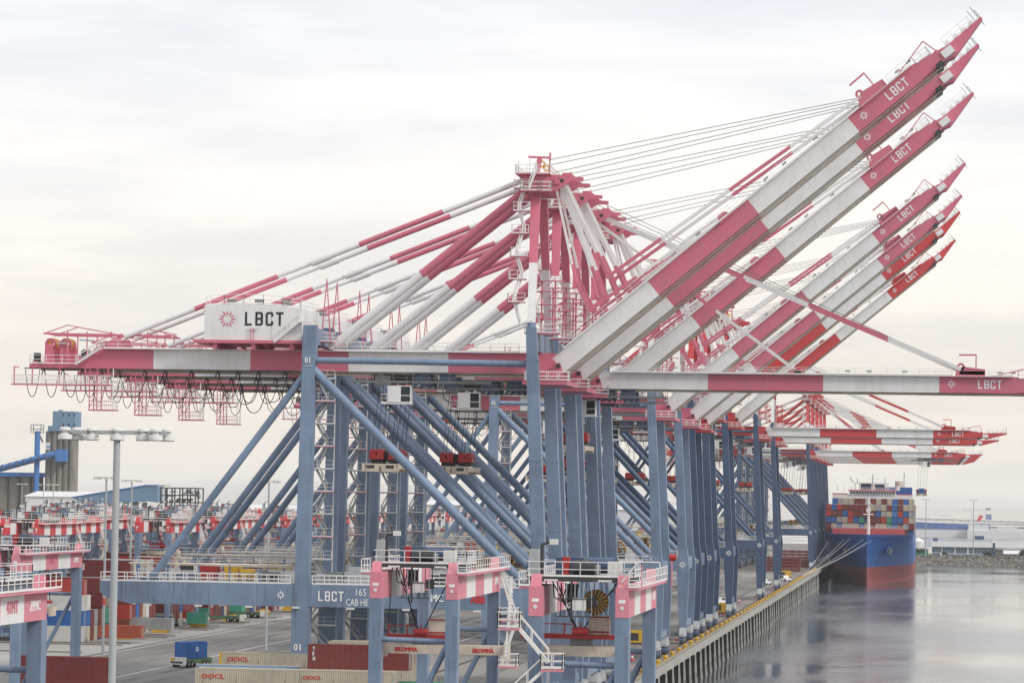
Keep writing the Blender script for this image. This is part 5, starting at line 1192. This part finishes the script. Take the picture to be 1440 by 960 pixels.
for i,(px,w_,h_) in enumerate(((1288,4,5),(1293,3,4.2),(1299,4.5,5),(1387,3,3.6),(1390.5,2.6,3.2),(1438,3.4,5),(1328,2.4,3),(1436,2,3))):
    r=empty('shore_tree'); x=X8(px); yy=y0-5 if px>1300 else y0-2; rnd=random.Random(i)
    a=MB(); a.tube((0,0,0),(0,0,h_*.6),.3,'track_steel',7,.12)
    for k in range(5): an=k*1.3; a.tube((0,0,h_*.4),(math.cos(an)*w_*.3,math.sin(an)*w_*.3,h_*.75),.1,'track_steel',5,.04)
    a.build('trunk',r)
    a=MB()
    for k in range(420):
        u=rnd.gauss(0,.42)*w_*.6; v_=rnd.gauss(0,.42)*w_*.6; z=h_*.72+rnd.gauss(0,.4)*h_*.35; q=.32
        vs=[(u+rnd.uniform(-q,q),v_+rnd.uniform(-q,q),z+rnd.uniform(-q,q)) for _ in range(4)]; a.add(vs,[(0,1,2,3)],'leaf')
    a.build('crown',r,recalc=False); r.location=(x,yy,GZ); tag(r,'small dark tree on the right shore, '+['beside the ship stern side','second right of the ship','third right of the ship','left one before the office\'s right end','right one before the office\'s right end','at the picture\'s right edge','before the office\'s left windows','near the right edge canopy'][i],'tree','trees on the right shore')
r=empty('tank_hut'); a=MB(); a.tube((X8(1291),y0+4,GZ),(X8(1291),y0+4,6.5),3.6,'white_paint',20); a.tube((X8(1291),y0+4,6.5),(X8(1291),y0+4,8.5),3.6,'white_paint',20,.5); a.build('dome',r); a=MB(); a.box(X8(1286),X8(1305),y0-3,y0-2.6,GZ,1.4,'container_green'); a.build('skirt_fence',r); tag(r,'white domed tank behind a green fence next to the ship','tank')
# far ship and buildings in the haze
Yf=3600.
def X9(px): return onY(px,740,Yf)[0]
def Z9(py,px=1360): return onY(px,py,Yf)[1]
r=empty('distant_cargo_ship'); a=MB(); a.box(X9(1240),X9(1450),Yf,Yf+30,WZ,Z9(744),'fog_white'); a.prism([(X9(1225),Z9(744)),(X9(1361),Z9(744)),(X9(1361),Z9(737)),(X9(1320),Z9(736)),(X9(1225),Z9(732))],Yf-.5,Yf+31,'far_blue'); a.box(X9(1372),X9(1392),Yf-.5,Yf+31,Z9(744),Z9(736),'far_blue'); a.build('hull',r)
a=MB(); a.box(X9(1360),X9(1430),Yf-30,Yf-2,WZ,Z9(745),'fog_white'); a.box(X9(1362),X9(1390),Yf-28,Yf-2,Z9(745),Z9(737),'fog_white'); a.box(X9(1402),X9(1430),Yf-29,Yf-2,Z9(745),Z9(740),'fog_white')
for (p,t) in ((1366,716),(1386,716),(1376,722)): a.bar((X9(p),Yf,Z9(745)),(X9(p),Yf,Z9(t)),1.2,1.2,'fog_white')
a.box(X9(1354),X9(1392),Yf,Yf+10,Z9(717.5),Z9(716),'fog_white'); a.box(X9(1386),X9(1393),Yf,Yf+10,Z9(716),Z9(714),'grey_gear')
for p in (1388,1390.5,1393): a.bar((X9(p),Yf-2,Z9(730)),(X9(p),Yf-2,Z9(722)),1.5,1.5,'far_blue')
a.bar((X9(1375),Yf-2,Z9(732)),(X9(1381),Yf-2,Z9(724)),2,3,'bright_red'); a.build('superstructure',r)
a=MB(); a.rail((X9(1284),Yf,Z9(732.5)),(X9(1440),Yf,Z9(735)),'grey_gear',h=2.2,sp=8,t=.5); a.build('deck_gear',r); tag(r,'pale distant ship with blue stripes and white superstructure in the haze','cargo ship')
mb=MB(); rnd=random.Random(4); x=X9(1280)
flat('far_shore',[(-9000,5200),(9000,5200),(9000,5600),(-9000,5600)],-3,'far_land')

# ------------------------------------------------------------------ haze
HAZE=.00005
if HAZE>0:
    mb=MB(); mb.box(-6000,4000,-400,5900,WZ-3,130,'galvanised'); 
    hm_=bpy.data.materials.new('haze_air'); hm_.use_nodes=True; nt=hm_.node_tree
    for n_ in list(nt.nodes):
        if n_.type!='OUTPUT_MATERIAL': nt.nodes.remove(n_)
    pv=nt.nodes.new('ShaderNodeVolumePrincipled'); pv.inputs['Color'].default_value=(1,1,1,1); pv.inputs['Density'].default_value=HAZE; pv.inputs['Anisotropy'].default_value=.2
    nt.links.new(pv.outputs[0],[n_ for n_ in nt.nodes if n_.type=='OUTPUT_MATERIAL'][0].inputs['Volume'])
    MATS['haze_air']=hm_; o=mb.build('haze'); o.data.materials.clear(); o.data.materials.append(hm_); tag(o,kind='stuff')
